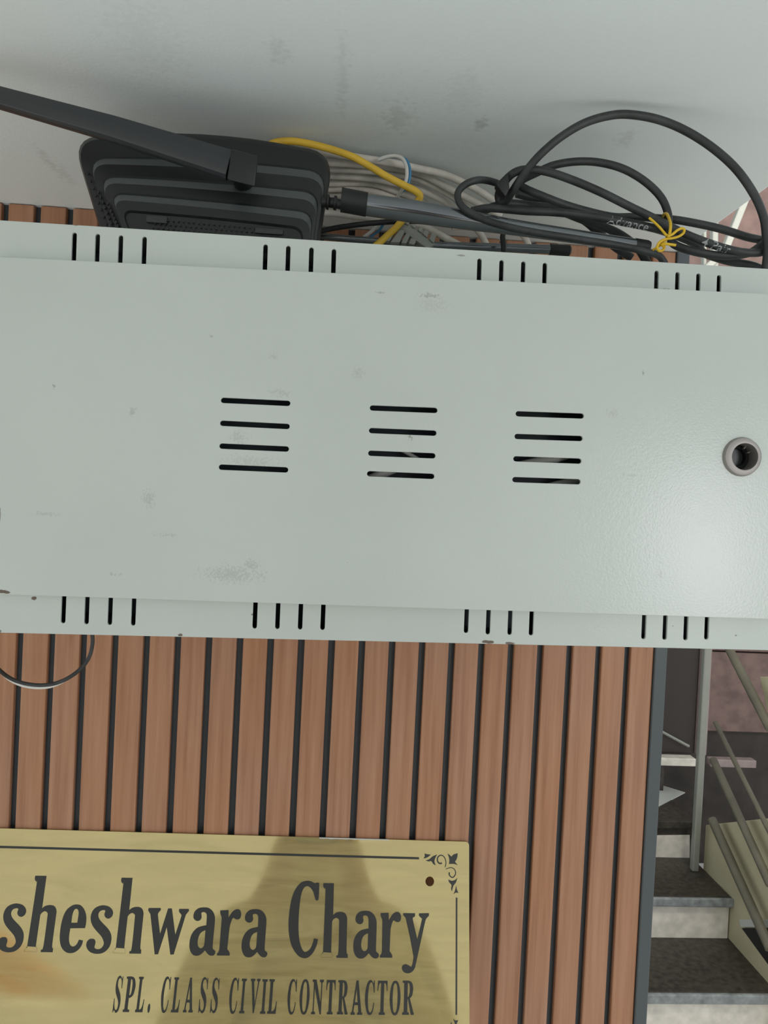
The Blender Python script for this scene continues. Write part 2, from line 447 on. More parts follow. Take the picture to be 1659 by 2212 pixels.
for i in range(4):
    a, b = LX[i], LX[(i + 1) % 4]
    p, q = frl @ Vector((a.x, a.y, 0)), frl @ Vector((b.x, b.y, 0))
    cen = frl @ Vector(((LX[0].x + LX[2].x) / 2, (LX[0].y + LX[2].y) / 2, 0))
    nrm = (q - p).cross(Vector((0, 1, 0))).normalized()
    if nrm @ (cen - p) < 0: nrm = -nrm
    yy = CAM.y + DB - 0.0012
    P = [p, q, Vector((q.x, yy, q.z)), Vector((p.x, yy, p.z))]
    add_hex(bm, P + [v + nrm * 0.0012 for v in P], 0.0003)
lid = obj('front_lid', bm, M['paint'], cab, True, 30)
# lock in the lid
axl = frl.to_3x3() @ Vector((1, 0, 0)); ayl = Vector((0, 0, 1)); azl = frl.to_3x3() @ Vector((0, 0, 1))
if azl.y > 0: azl = -azl               # towards the viewer
lc = frl @ Vector((LK.x, LK.y, 0))
bm = bmesh.new()
prof = [(0.0105, -0.0005), (0.0107, 0.0012), (0.0100, 0.0030), (0.0085, 0.0036), (0.0073, 0.0034), (0.0071, 0.0022), (0.0071, -0.012), (0.0084, -0.012), (0.0084, -0.0005)]
off = axl * 0.0006
rings = [ring_pts(lc + azl * h + off * (1 if r < 0.009 else 0), axl, ayl, r, r, 40) for r, h in prof]
loft(bm, rings + [rings[0]], (False, False))
bmesh.ops.remove_doubles(bm, verts=bm.verts[:], dist=1e-6)
lock = obj('lock', bm, M['steel'], cab, True, 40)
bm = bmesh.new()
rings = [ring_pts(lc + off + azl * h, axl, ayl, r, r, 28) for r, h in ((0.0070, -0.011), (0.0070, -0.0055), (0.0050, -0.005), (0.0046, -0.0075))]
loft(bm, rings)
obj('lock_barrel', bm, M['lockdark'], lock, True, 40)
bm = bmesh.new()
for ang in (0.5, 1.05, 2.6, 3.9, 4.4):
    e = axl * math.cos(ang) + ayl * math.sin(ang); g = axl * -math.sin(ang) + ayl * math.cos(ang)
    c0 = lc + off + e * 0.0064 + azl * -0.003
    P = [c0 - e * .0009 - g * .00028, c0 + e * .0009 - g * .00028, c0 + e * .0009 + g * .00028, c0 - e * .0009 + g * .00028]
    add_hex(bm, [p - azl * .006 for p in P] + P)
obj('lock_pin', bm, M['steel'], lock)
# wear on the paint
lp = lid_plane(); bp_ = body_plane()
k = DB / F
def lm(x, y, rx, ry, o): return (at_plane(x, y, *lp), rx * k, ry * k, o)
def bmk(x, y, rx, ry, o): return (at_plane(x, y, *bp_), rx * k, ry * k, o)
add_marks(M['paint'], [lm(500, 1240, 55, 16, .28), (at_plane(545, 1222, *lp), 14 * k, 14 * k, .3), lm(322, 1078, 12, 16, .3), lm(515, 945, 16, 14, .22), lm(540, 1000, 50, 14, .2),
    lm(930, 640, 20, 5, .5), lm(822, 633, 9, 3, .6), lm(935, 662, 30, 12, .15), lm(775, 805, 12, 12, .22), lm(1320, 893, 14, 8, .2), lm(288, 890, 6, 8, .35), lm(118, 835, 3, 6, .6),
    lm(360, 1155, 22, 4, .25), lm(605, 850, 22, 8, .22), lm(1425, 1240, 9, 8, .22), lm(1360, 1027, 14, 3, .3), lm(250, 1240, 12, 3, .35), lm(100, 1110, 25, 4, .25), lm(590, 770, 10, 8, .2), lm(885, 945, 4, 5, .8), lm(752, 1216, 2, 2, .9), lm(1388, 806, 2.5, 4, .8), lm(874, 1017, 2, 2, .9), lm(457, 726, 4, 4, .5)],
    (0.22, 0.22, 0.20), 900, 1.3, 0.9, 0.8)
add_marks(M['paint'], [lm(10, 1278, 14, 4, .95), lm(1436, 1330, 5, 2, .9), lm(0, 1115, 3, 20, .6)], (0.11, 0.07, 0.045), 500, 0.3, 1.0, 0.2)
add_marks(M['paint2'], [bmk(75, 1292, 6, 5, .95), bmk(45, 477, 8, 3, .8), bmk(165, 486, 7, 3, .8), bmk(1053, 1386, 14, 4, .95), bmk(1100, 1389, 12, 3, .9), bmk(1435, 627, 14, 3, .95), bmk(390, 1371, 6, 3, .9), bmk(545, 1327, 3, 3, .7),
    bmk(995, 553, 10, 2, .5), bmk(1452, 1352, 3, 3, .8), bmk(1588, 1372, 3, 2, .8), bmk(0, 1363, 5, 4, .8), bmk(1640, 1210, 4, 30, .5), bmk(330, 573, 2, 2, .7)], (0.11, 0.07, 0.045), 600, 0.3, 1.0, 0.2)
# dark filler added for the shaded interior, with cables, glimpsed through the slots
bm = bmesh.new()
a = frb @ Vector((max(BX[0].x, BX[3].x) + 0.006, min(BX[0].y, BX[1].y) - 0.006, 0)); b = frb @ Vector((min(BX[1].x, BX[2].x) - 0.006, max(BX[2].y, BX[3].y) + 0.0016, 0))
add_box(bm, a.x, b.x, CAM.y + DB + 0.016, WALL - 0.03, b.z, a.z, 0.002)
tag(obj('dark_filler', bm, M['dark_in']), 'added dark box inside the white cabinet that darkens its slots', 'dark_filler')
for pts, r, lab in [([(1060, 1024), (1130, 1004), (1200, 990), (1245, 975)], 11, 'white cable showing through the third slot of the right slot column'),
                    ([(1130, 1068), (1200, 1048), (1275, 1033)], 9, 'pale cable showing through the lowest slot of the right slot column'),
                    ([(770, 1048), (820, 1026), (870, 1005)], 12, 'pale cable showing through the lowest slot of the middle slot column'),
                    ([(845, 960), (888, 983), (925, 1005)], 4.5, 'thin pale cable showing through the third slot of the middle column')]:
    dd = DB + 0.007
    tag(tube_obj('inner_cable', px_path([(x, y, dd) for x, y in pts]), r * dd / F * 0.98 if r < 11 else 0.0026, M['wire_white']), lab, 'cable')

# ------------------------------------------------------------------ router with antennas
rt = thing('router', 'black ridged wireless router leaning on top of the white cabinet', 'router', at(450, 556, 0.465))
def rring(TL, TR, BR, BL, r, d, bow=0, lean=0.0, n=7, m=8):
    cs = [Vector(TL), Vector(TR), Vector(BR), Vector(BL)]
    pts = []
    for i in range(4):
        c = cs[i]; a = (cs[i - 1] - c).normalized(); b = (cs[(i + 1) % 4] - c).normalized()
        rr = r if i < 2 else 12
        p, q = c + a * rr, c + b * rr
        for k in range(n + 1):
            t = k / n
            pts.append(p * (1 - t) ** 2 + c * 2 * t * (1 - t) + q * t * t)
        nx = cs[(i + 1) % 4]; an = (c - nx).normalized()
        r2 = r if (i + 1) % 4 < 2 else 12
        e = nx + an * r2
        for k in range(1, m):
            t = k / m
            pts.append(q.lerp(e, t) + Vector((0, -bow * 4 * t * (1 - t) if i == 0 else 0)))
    return [at(p.x, p.y, d) for p in pts]
BRo, BLo = (684, 562), (236, 560)
specs = [((172, 292), (706, 322), (680, 560), (240, 556), 70, 0.4820, 14),
         ((154, 290), (722, 322), BRo, BLo, 74, 0.4700, 16),
         ((153, 291), (724, 323), BRo, BLo, 74, 0.4620, 16),
         ((158, 297), (719, 329), (683, 562), (239, 560), 70, 0.4585, 14),
         ((187, 336), (708, 365), (678, 562), (256, 560), 52, 0.4575, 7),
         ((189, 340), (706, 370), (677, 562), (257, 560), 50, 0.4565, 6),
         ((192, 352), (703, 386), (676, 562), (259, 560), 46, 0.4500, 5),
         ((212, 376), (692, 411), (672, 562), (272, 560), 44, 0.4495, 3),
         ((214, 381), (690, 417), (671, 562), (273, 560), 42, 0.4485, 3),
         ((217, 393), (687, 433), (670, 562), (275, 560), 40, 0.4425, 3),
         ((236, 413), (678, 455), (666, 562), (288, 560), 36, 0.4420, 2),
         ((238, 418), (676, 460), (665, 562), (289, 560), 34, 0.4410, 2),
         ((242, 430), (672, 474), (664, 562), (291, 560), 32, 0.4350, 2),
         ((262, 452), (655, 490), (655, 562), (300, 560), 26, 0.4345, 2),
         ((266, 458), (651, 496), (652, 562), (304, 560), 24, 0.4360, 2)]
bm = bmesh.new(); loft(bm, [rring(*s[:5], s[5], s[6]) for s in specs])
bm.faces.ensure_lookup_table(); bm.faces.index_update()
nv = len(rring(*specs[0][:5], specs[0][5], specs[0][6]))
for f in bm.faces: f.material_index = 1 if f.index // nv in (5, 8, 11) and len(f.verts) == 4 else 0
cs = obj('casing', bm, M['black'], rt, True, 22); cs.data.materials.append(M['ledge_highlight'])
bm = bmesh.new()
for row in range(4):
    for i in range(26):
        x = 330 + i * 11 + (row % 2) * 5; y = 474 + row * 9 + (x - 330) * 0.085
        if y > 505: continue
        c = at(x, y, 0.4352); r = 0.0006
        loft(bm, [ring_pts(c, Vector((1, 0, 0)), Vector((0, 0, 1)), r, r, 8), ring_pts(c - Vector((0, .0004, 0)), Vector((1, 0, 0)), Vector((0, 0, 1)), r * .8, r * .8, 8)])
for j, (xa, ya, xb, yb2) in enumerate([(191, 375, 236, 500), (213, 415, 250, 505), (233, 440, 262, 505)]):
    for i in range(9):
        t = i / 8; c = at(xa + (xb - xa) * t, ya + (yb2 - ya) * t, 0.456 - 0.0075 * j)
        loft(bm, [ring_pts(c, Vector((1, 0, 0)), Vector((0, 0, 1)), .0008, .0012, 8), ring_pts(c - Vector((0, .0006, 0)), Vector((1, 0, 0)), Vector((0, 0, 1)), .0006, .001, 8)])
obj('vent_hole', bm, M['lockdark'], rt)['kind'] = 'stuff'
for pts in ([(318, 467), (362, 470), (361, 484), (317, 481)], [(552, 494), (612, 498), (611, 508), (551, 504)]):
    bm = bmesh.new()
    P = [at(x, y, 0.4355) for x, y in pts]; add_hex(bm, P + [p - Vector((0, .0012, 0)) for p in P])
    obj('sticker', bm, M['antenna'], rt)
# left antenna: flat blade with hinge block
def blade(bm, secs, th):               # secs: (x, ytop, ybot, depth); a rounded flat bar
    rings = []
    for x0, yt, x1, y1, d in secs:
        a, b = at(x0, yt, d), at(x1, y1, d)
        c = (a + b) / 2; hv = (a - b) / 2; n = 16; ring = []
        for sx, sy in ((1, .3), (.93, -.25), (.2, -.95), (.08, -1), (-.72, -.88), (-.80, -.82), (-.96, -.35), (-1, 0), (-.95, .6), (-.7, 1), (.7, 1), (.95, .7)):
            ring.append(c + hv * sx + Vector((0, th * sy, 0)))
        rings.append(ring)
    loft(bm, rings)
bm = bmesh.new()
blade(bm, [(-92, 166, -102, 208, .424), (-90, 162, -104, 211, .424), (8, 188, -6, 233, .425), (250, 250, 236, 305, .426), (505, 324, 488, 389, .427)], 0.0042)
ant = obj('antenna', bm, M['antenna'], rt, True, 18)
bm = bmesh.new()
P = [at(500, 322, .434), at(558, 337, .434), at(551, 404, .434), at(490, 388, .434)]
Q = [at(500, 322, .4215), at(558, 337, .4215), at(551, 404, .4215), at(490, 388, .4215)]
add_hex(bm, P + Q, 0.0012)
obj('hinge', bm, M['hinge'], ant, True, 30)
bm = bmesh.new()
c = at(521, 385, .439)
rings = [ring_pts(c + Vector((0, h, 0)), Vector((1, 0, 0)), Vector((0, 0, 1)), r, r, 28) for r, h in ((.0052, 0.012), (.0052, -.006), (.0045, -.0075), (.0036, -.0075), (.0034, -.006), (.0018, -.006), (.0015, -.0078))]
loft(bm, rings)
obj('pivot', bm, M['black'], ant, True, 40)
# right antenna: round rod with knurled neck and collar
def rod(name, secs, mt, parent, n=24):
    bm = bmesh.new(); rings = []
    for x0, y0, x1, y1, d in secs:
        a, b = at(x0, y0, d), at(x1, y1, d); c = (a + b) / 2; hv = (a - b) / 2; r = hv.length
        rings.append([c + hv * math.cos(2 * math.pi * k / n) + Vector((0, r, 0)) * math.sin(2 * math.pi * k / n) for k in range(n)])
    loft(bm, rings)
    return obj(name, bm, mt, parent, True, 40)
D2 = .448
ant2 = rod('antenna', [(792, 419, 788, 465, D2), (900, 434, 894, 481, D2 - .002), (1000, 453, 994, 494, D2 - .004), (1100, 473, 1096, 506, D2 - .006), (1250, 497, 1247, 526, D2 - .008), (1372, 516, 1370, 543, D2 - .010)], M['antenna_gloss'], rt)
rod('antenna_tip', [(1372, 515, 1370, 544, D2 - .010), (1398, 519, 1396, 547, D2 - .010), (1404, 522, 1402, 544, D2 - .010)], M['hinge'], ant2)
rod('collar', [(741, 408, 736, 454, D2), (739, 406, 735, 457, D2), (795, 417, 790, 467, D2)], M['hinge'], ant2)
rod('neck', [(696, 424, 694, 449, D2 + .004), (706, 426, 703, 447, D2 + .003), (708, 421, 705, 452, D2 + .003), (712, 421, 709, 453, D2 + .003), (713, 427, 710, 448, D2 + .003), (722, 427, 719, 449, D2 + .002), (723, 423, 720, 453, D2 + .002), (728, 424, 725, 454, D2 + .002), (729, 430, 727, 450, D2), (740, 432, 738, 453, D2)], M['black'], ant2)
# third antenna lying behind
ant3 = rod('antenna', [(690, 503, 689, 517, .520), (900, 521, 899, 536, .518), (1195, 529, 1194, 549, .514)], M['antenna_gloss'], rt)
rod('antenna_tip', [(1188, 527, 1187, 551, .5138), (1230, 530, 1229, 553, .5135), (1233, 533, 1232, 550, .5135)], M['hinge'], ant3)

# ------------------------------------------------------------------ cables on the cabinet
def zc(pts, ox, oy, s): return [(ox + x / s, oy + y / s, d) for x, y, d in pts]
Zs = (960, 220, 2.373)
coil = zc([(1640, 900, .42), (1655, 780, .418), (1650, 690, .416), (1636, 590, .415), (1590, 480, .415), (1500, 350, .415), (1380, 240, .416), (1240, 150, .417), (1100, 92, .418), (960, 66, .418), (850, 70, .419), (720, 108, .42), (600, 178, .422),
    (500, 262, .425), (430, 340, .43), (380, 410, .435), (345, 465, .44), (315, 512, .446), (285, 512, .45), (278, 470, .448), (310, 410, .44), (355, 365, .435), (420, 347, .433), (520, 357, .432), (640, 395, .431),
    (800, 462, .43), (950, 537, .43), (1080, 600, .43), (1200, 662, .428), (1320, 712, .426), (1440, 752, .424), (1540, 772, .422), (1630, 770, .422), (1672, 740, .424), (1640, 712, .428), (1550, 692, .43), (1400, 647, .434), (1200, 607, .438), (1050, 594, .4425), (960, 590, .4435), (870, 590, .444),
    (760, 568, .445), (620, 528, .445), (500, 482, .444), (420, 448, .446), (385, 425, .448), (400, 400, .448), (470, 365, .445), (560, 325, .442), (680, 306, .441), (800, 312, .44), (920, 345, .438), (1030, 410, .437), (1110, 490, .436), (1145, 570, .435), (1150, 640, .435), (1155, 690, .434),
    (1185, 735, .431), (1300, 772, .428), (1450, 790, .426), (1560, 775, .424), (1620, 738, .423), (1690, 690, .423)], *Zs)
blk = tube_obj('black_cable', px_path(coil), 0.00235, M['cable'], None, 12, 8)
tag(blk, 'looped black cable with the large arch, coiled on the right end of the cabinet', 'cable')
c2 = zc([(1700, 905, .425), (1600, 845, .43), (1450, 815, .435), (1330, 775, .44), (1300, 735, .442), (1200, 690, .444), (1100, 655, .438), (1000, 632, .4355), (850, 604, .4355), (700, 580, .4385), (560, 566, .4395), (420, 560, .441), (330, 552, .444), (220, 545, .449), (140, 560, .454)], *Zs)
adv = tube_obj('black_cable', px_path(c2), 0.0024, M['cable'], None, 12, 8)
tag(adv, 'black cable with pale printed lettering running straight through the coil', 'cable')
c3 = zc([(200, 560, .457), (250, 538, .4575), (330, 522, .458), (450, 532, .460), (560, 548, .461), (700, 600, .460), (850, 655, .455), (930, 700, .448), (1000, 760, .447), (1040, 830, .447)], *Zs)
tag(tube_obj('black_cable', px_path(c3), 0.0026, M['cable'], None, 12), 'black cable dipping behind the cabinet under the printed cable', 'cable')
c4 = zc([(292, 440, .456), (262, 415, .450), (180, 400, .442), (105, 425, .44), (68, 475, .439), (95, 540, .437), (200, 602, .434), (330, 642, .431), (480, 672, .43), (700, 706, .43), (900, 738, .43), (1040, 770, .431), (1100, 790, .434), (1130, 830, .436)], *Zs)
tag(tube_obj('black_cable', px_path(c4), 0.0021, M['cable'], None, 12), 'black cable making the small left loop above the grey antenna', 'cable')
c5 = zc([(370, 470, .464), (480, 500, .4665), (600, 540, .468), (720, 610, .468), (790, 670, .467), (870, 740, .466), (960, 800, .466)], *Zs)
tag(tube_obj('black_cable', px_path(c5), 0.0026, M['cable'], None, 12), 'black cable running lowest and deepest behind the coil', 'cable')
c6 = [(640, 520, .512), (700, 498, .512), (760, 487, .51), (830, 480, .508), (900, 478, .506), (1000, 486, .50), (1078, 498, .495), (1086, 515, .492), (1088, 540, .49), (1087, 565, .49)]
tag(tube_obj('black_cable', px_path(c6), 0.0018, M['hinge'], None, 10), 'thin black lead running under the grey antenna and down behind the cabinet', 'cable')
# flat black plug strap where the loops cross
bm = bmesh.new()
P = [at(960 + x / 2.373, 220 + y / 2.373, .438) for x, y in ((250, 445), (315, 380), (322, 470), (300, 512))]
add_hex(bm, P + [p - Vector((0, .007, 0)) for p in P], 0.0012)
tag(obj('cable_clasp', bm, M['hinge'], None, True), 'small black clasp holding the black cables where the loops cross', 'clasp')

def cable_print(txt, path, s0, size, r, parent, flip=1):
    cu = bpy.data.curves.new('tmp', 'FONT'); cu.body = txt; cu.size = size; cu.resolution_u = 2; cu.offset = 0.00004
    o = bpy.data.objects.new('tmp', cu); C.objects.link(o)
    dg = bpy.context.evaluated_depsgraph_get()
    me = bpy.data.meshes.new_from_object(o.evaluated_get(dg)); bpy.data.objects.remove(o)
    pts = catmull(path, 10)
    L = [0]
    for a, b in zip(pts[:-1], pts[1:]): L.append(L[-1] + (b - a).length)
    def on(s):
        for i in range(len(pts) - 1):
            if L[i + 1] >= s: 
                t = (s - L[i]) / (L[i + 1] - L[i]); return pts[i].lerp(pts[i + 1], t), (pts[i + 1] - pts[i]).normalized()
        return pts[-1], (pts[-1] - pts[-2]).normalized()
    for v in me.vertices:
        c, t = on(s0 + v.co.x)
        to = (CAM - c); to = (to - t * (to @ t)).normalized()
        up = to.cross(t); up = up if up.z > 0 else -up
        ang = max(-1.2, min(1.2, (v.co.y - size * 0.36) / r))
        v.co = c + (to * math.cos(ang) + up * math.sin(ang)) * (r + 0.00018)
    return obj_me('lettering', me, M['print'], parent)
p2 = px_path(c2)[::-1]
pp = catmull(p2, 10); acc = 0; sA = s4 = None
for a, b in zip(pp[:-1], pp[1:]):
    acc += (b - a).length
    v = b - CAM; z = v @ FW; xpx = W / 2 + F * (v @ RT) / z
    if sA is None and xpx > 1308: sA = acc
cable_print('Advance', p2, sA, 0.0072, 0.0024, adv)
pm = px_path(coil[25:34]); pp = catmull(pm, 10); acc = 0
for a, b in zip(pp[:-1], pp[1:]):
    acc += (b - a).length
    v = b - CAM; z = v @ FW; xpx = W / 2 + F * (v @ RT) / z
    if s4 is None and xpx > 1512: s4 = acc
cable_print('4 Pair', pm, s4, 0.0072, 0.00235, blk)

# yellow twist tie
Zt = (1300, 440, 4.621)
tie = thing('twist_tie', 'yellow wire twist tie knotted in a bow around the black cables', 'tie', at(1443, 520, .413))
def tp(pts): return px_path([(Zt[0] + x / Zt[2], Zt[1] + y / Zt[2], d) for x, y, d in pts])
tube_obj('tie_wire', tp([(472, 142, .412), (520, 182, .411), (580, 240, .410), (635, 305, .409), (665, 330, .409)]), 0.00072, M['tie'], tie, 8)
tube_obj('tie_wire', tp([(600, 150, .44), (618, 108, .432), (645, 100, .424), (668, 140, .417), (685, 200, .411), (682, 270, .409), (672, 325, .409)]), 0.00085, M['tie'], tie, 8)
tube_obj('tie_wire', tp([(655, 330, .408), (705, 305, .408), (755, 265, .408), (800, 246, .408), (823, 262, .408), (810, 298, .409), (760, 330, .4095), (700, 345, .4095), (640, 352, .409), (590, 375, .408), (560, 408, .408), (552, 445, .408), (575, 472, .409), (610, 462, .4095), (625, 432, .4095), (600, 412, .408), (640, 402, .407), (690, 408, .407), (738, 415, .407)]), 0.00075, M['tie'], tie, 8)
tube_obj('tie_wire', tp([(508, 462, .411), (550, 438, .4105), (600, 400, .4105), (645, 360, .410), (668, 335, .409)]), 0.0007, M['tie'], tie, 8)

# grey-white network cable bundle
Zw = (600, 200, 3.318)
bm = bmesh.new()
runs = [[(150, 420, .497), (300, 430, .50), (450, 447, .502), (650, 478, .505), (850, 510, .508), (1010, 545, .512), (1200, 590, .518), (1400, 680, .524), (1570, 790, .53)],
        [(150, 480, .51), (330, 500, .512), (500, 510, .515), (700, 524, .517), (880, 548, .52), (1050, 595, .525), (1250, 700, .53), (1450, 800, .535), (1600, 880, .54)],
        [(150, 530, .52), (390, 548, .522), (600, 556, .524), (820, 580, .527), (1010, 620, .53), (1180, 700, .535), (1330, 800, .54), (1420, 880, .545)],
        [(150, 580, .53), (390, 597, .532), (600, 607, .535), (800, 638, .538), (1000, 690, .54), (1160, 760, .545), (1260, 830, .55)],
        [(150, 640, .54), (390, 650, .542), (560, 645, .545), (700, 655, .547), (860, 710, .55), (1000, 760, .553), (1100, 830, .556)],
        [(150, 700, .545), (390, 690, .548), (560, 690, .55), (740, 720, .553), (900, 775, .556), (1000, 840, .56)],
        [(150, 740, .555), (390, 735, .556), (600, 750, .558), (760, 800, .56), (880, 860, .563)],
        [(150, 870, .545), (310, 860, .546), (450, 870, .547), (600, 890, .548), (800, 905, .549), (960, 900, .55)],
        [(150, 800, .57), (400, 800, .57), (650, 830, .57), (900, 900, .575)],
        [(950, 930, .54), (1050, 960, .541), (1200, 1040, .543), (1330, 1110, .545), (1420, 1160, .545)],
        [(1250, 960, .56), (1400, 965, .562), (1450, 1010, .563), (1490, 1080, .563), (1530, 1170, .563)],
        [(1650, 960, .575), (1720, 985, .575), (1770, 1040, .575), (1800, 1100, .575)]]
for rn in runs:
    add_tube(bm, catmull(px_path([(Zw[0] + x / Zw[2], Zw[1] + y / Zw[2], d) for x, y, d in rn]), 6), 0.0025, 10)
tag(obj('network_cable', bm, M['cable_white'], None, True, 50), 'bundle of dirty grey white network cable coiled behind the router', 'cable')
yel = zc([(-70, 385, .4915), (-30, 362, .4915), (30, 350, .491), (120, 350, .4905), (250, 372, .488), (400, 412, .486), (540, 462, .484), (660, 528, .483), (780, 600, .483), (900, 662, .483), (985, 705, .484), (1020, 745, .485), (985, 800, .488), (930, 870, .492), (850, 965, .495), (780, 1030, .496), (690, 1110, .497)], *Zw)
tag(tube_obj('yellow_cable', px_path(yel), 0.0023, M['yellow'], None, 12), 'bright yellow network cable arching from behind the router', 'cable')
tw = thing('twisted_wire', 'thin white and blue wire looped over the grey cable bundle', 'wire', at(870, 420, .50))
wp = [(720, 480, .498), (790, 458, .496), (850, 455, .494), (895, 475, .492), (922, 530, .49), (925, 600, .489), (905, 670, .49), (870, 730, .495), (800, 830, .51), (720, 950, .52), (640, 1020, .522), (560, 1080, .523)]
tube_obj('white_core', px_path(zc(wp, *Zw)), 0.00125, M['wire_white'], tw, 8)
tube_obj('blue_core', px_path(zc([(x + (22 if 3 <= i <= 6 else 24 if i > 8 else 0), y + (16 if i > 8 else 6 if i < 3 else 4), d + (.002 if i < 3 else .0008)) for i, (x, y, d) in enumerate(wp)], *Zw)), 0.0009, M['wire_blue'], tw, 8)
# grey ribbed strain relief and grey strap
Zr = (780, 460, 4.1475)
boot = thing('strain_relief', 'grey ribbed plastic strain relief beside the yellow cable', 'plug', at(890, 515, .50))
def rp(x, y, d): return at(Zr[0] + x / Zr[2], Zr[1] + y / Zr[2], d)
bm = bmesh.new()
P = [rp(x, y, .503) for x, y in ((330, 140), (395, 100), (640, 290), (600, 340), (450, 330))]
P = [rp(x, y, .503) for x, y in ((320, 160), (385, 100), (655, 300), (590, 350))]
add_hex(bm, P + [p - Vector((0, .006, 0)) for p in P], 0.001)
obj('spine', bm, M['grey_plastic'], boot, True)
for q in [((380, 95), (430, 110), (420, 140), (375, 118)), ((445, 120), (490, 130), (475, 168), (440, 145)), ((510, 150), (545, 160), (530, 205), (498, 180)), ((560, 175), (600, 190), (585, 250), (540, 210)), ((620, 205), (668, 215), (640, 300), (598, 260)),
          ((340, 170), (390, 185), (340, 290), (255, 290)), ((395, 205), (437, 220), (400, 300), (350, 295)), ((440, 245), (490, 262), (470, 310), (415, 300)), ((270, 185), (330, 150), (250, 280), (210, 275))]:
    bm = bmesh.new(); P = [rp(x, y, .5015) for x, y in q]
    add_hex(bm, P + [p - Vector((0, .006, 0)) for p in P], 0.0008)
    obj('rib', bm, M['grey_plastic'], boot, True)
# wire loop under the cabinet
Zl = (0, 1220, 5.027)
lw = thing('hanging_wire', 'thin black and white twin wire drooping below the cabinet at left', 'wire', at(90, 1480, .575))
base = [(-120, 960, .55), (-60, 1080, .56), (0, 1150, .57), (110, 1232, .58), (250, 1285, .585), (430, 1308, .585), (600, 1288, .585), (760, 1218, .585), (900, 1105, .585), (975, 985, .585), (1005, 850, .585), (1000, 740, .585), (985, 650, .585)]
offw = [(0, 0, .002)] * 2 + [(0, 4, .002), (2, 18, .001), (4, 28, 0), (0, 27, 0), (-4, 20, .001), (-6, 4, .0022), (-2, 0, .0028), (0, 0, .003), (0, 0, .003), (0, 0, .003), (0, 0, .003)]
tube_obj('black_core', px_path(zc(base, *Zl)), 0.0015, M['cable'], lw, 10)
tube_obj('white_core', px_path(zc([(a[0] + b[0], a[1] + b[1], a[2] + b[2]) for a, b in zip(base, offw)], *Zl)), 0.0012, M['wire_white'], lw, 10)

# ------------------------------------------------------------------ brass name plate leaning off the wall
PA = at(0, 1789.7, .648); PB = at(1009, 1818.6, .648)
ph = (PB - PA).normalized()
pv = (RT * ((940 - 829.5) / F) + UP * ((1106 + 3690) / F) + FW).normalized()
pv = (pv - ph * (ph @ pv)).normalized()
pn = ph.cross(pv)
if pn.y > 0: pn = -pn
def puv(x, y):
    q = at_plane(x, y, PA, pn) - PA
    return Vector((q @ ph, q @ pv))
frp = frame(PA, ph, pv, ph.cross(pv)); sgn = 1 if (ph.cross(pv)) @ pn > 0 else -1
TR_ = puv(1012, 1818.6); right = 0.4058; bottom = -0.1775; left = -0.315
plate = thing('name_plate', 'brass name plate with black engraved lettering tilted off the slatted wall', 'sign', PA + ph * 0.05 + pv * bottom)
def rrect(x0, x1, y0, y1, r, n=5):
    out = []
    for cx, cy, a0 in ((x1 - r, y1 - r, 0), (x0 + r, y1 - r, 90), (x0 + r, y0 + r, 180), (x1 - r, y0 + r, 270)):
        for k in range(n + 1):
            t = math.radians(a0 + 90 * k / n); out.append(Vector((cx + r * math.cos(t), cy + r * math.sin(t))))
    return out
hc = puv(928.4, 1904)
hy2 = bottom - hc.y
loops = [rrect(left, right, bottom, 0, 0.003), ellipse(hc.x, hc.y, .0040, .0040), ellipse(hc.x, hy2, .0040, .0040)]
me = fill(loops, 0.0012, 0.0002); me.transform(frp @ Matrix.Translation((0, 0, -0.0008 * sgn)))
sheet = obj_me('brass_sheet', me, M['brass'], plate, True, 30)
sheet.data.transform(frp.inverted()); sheet.matrix_world = frp
def engrave(name, loops, parent=plate):
    me = fill(loops, 0.0002); me.transform(frp @ Matrix.Translation((0, 0, 0.0001 * sgn)))
    return obj_me(name, me, M['ink'], parent)

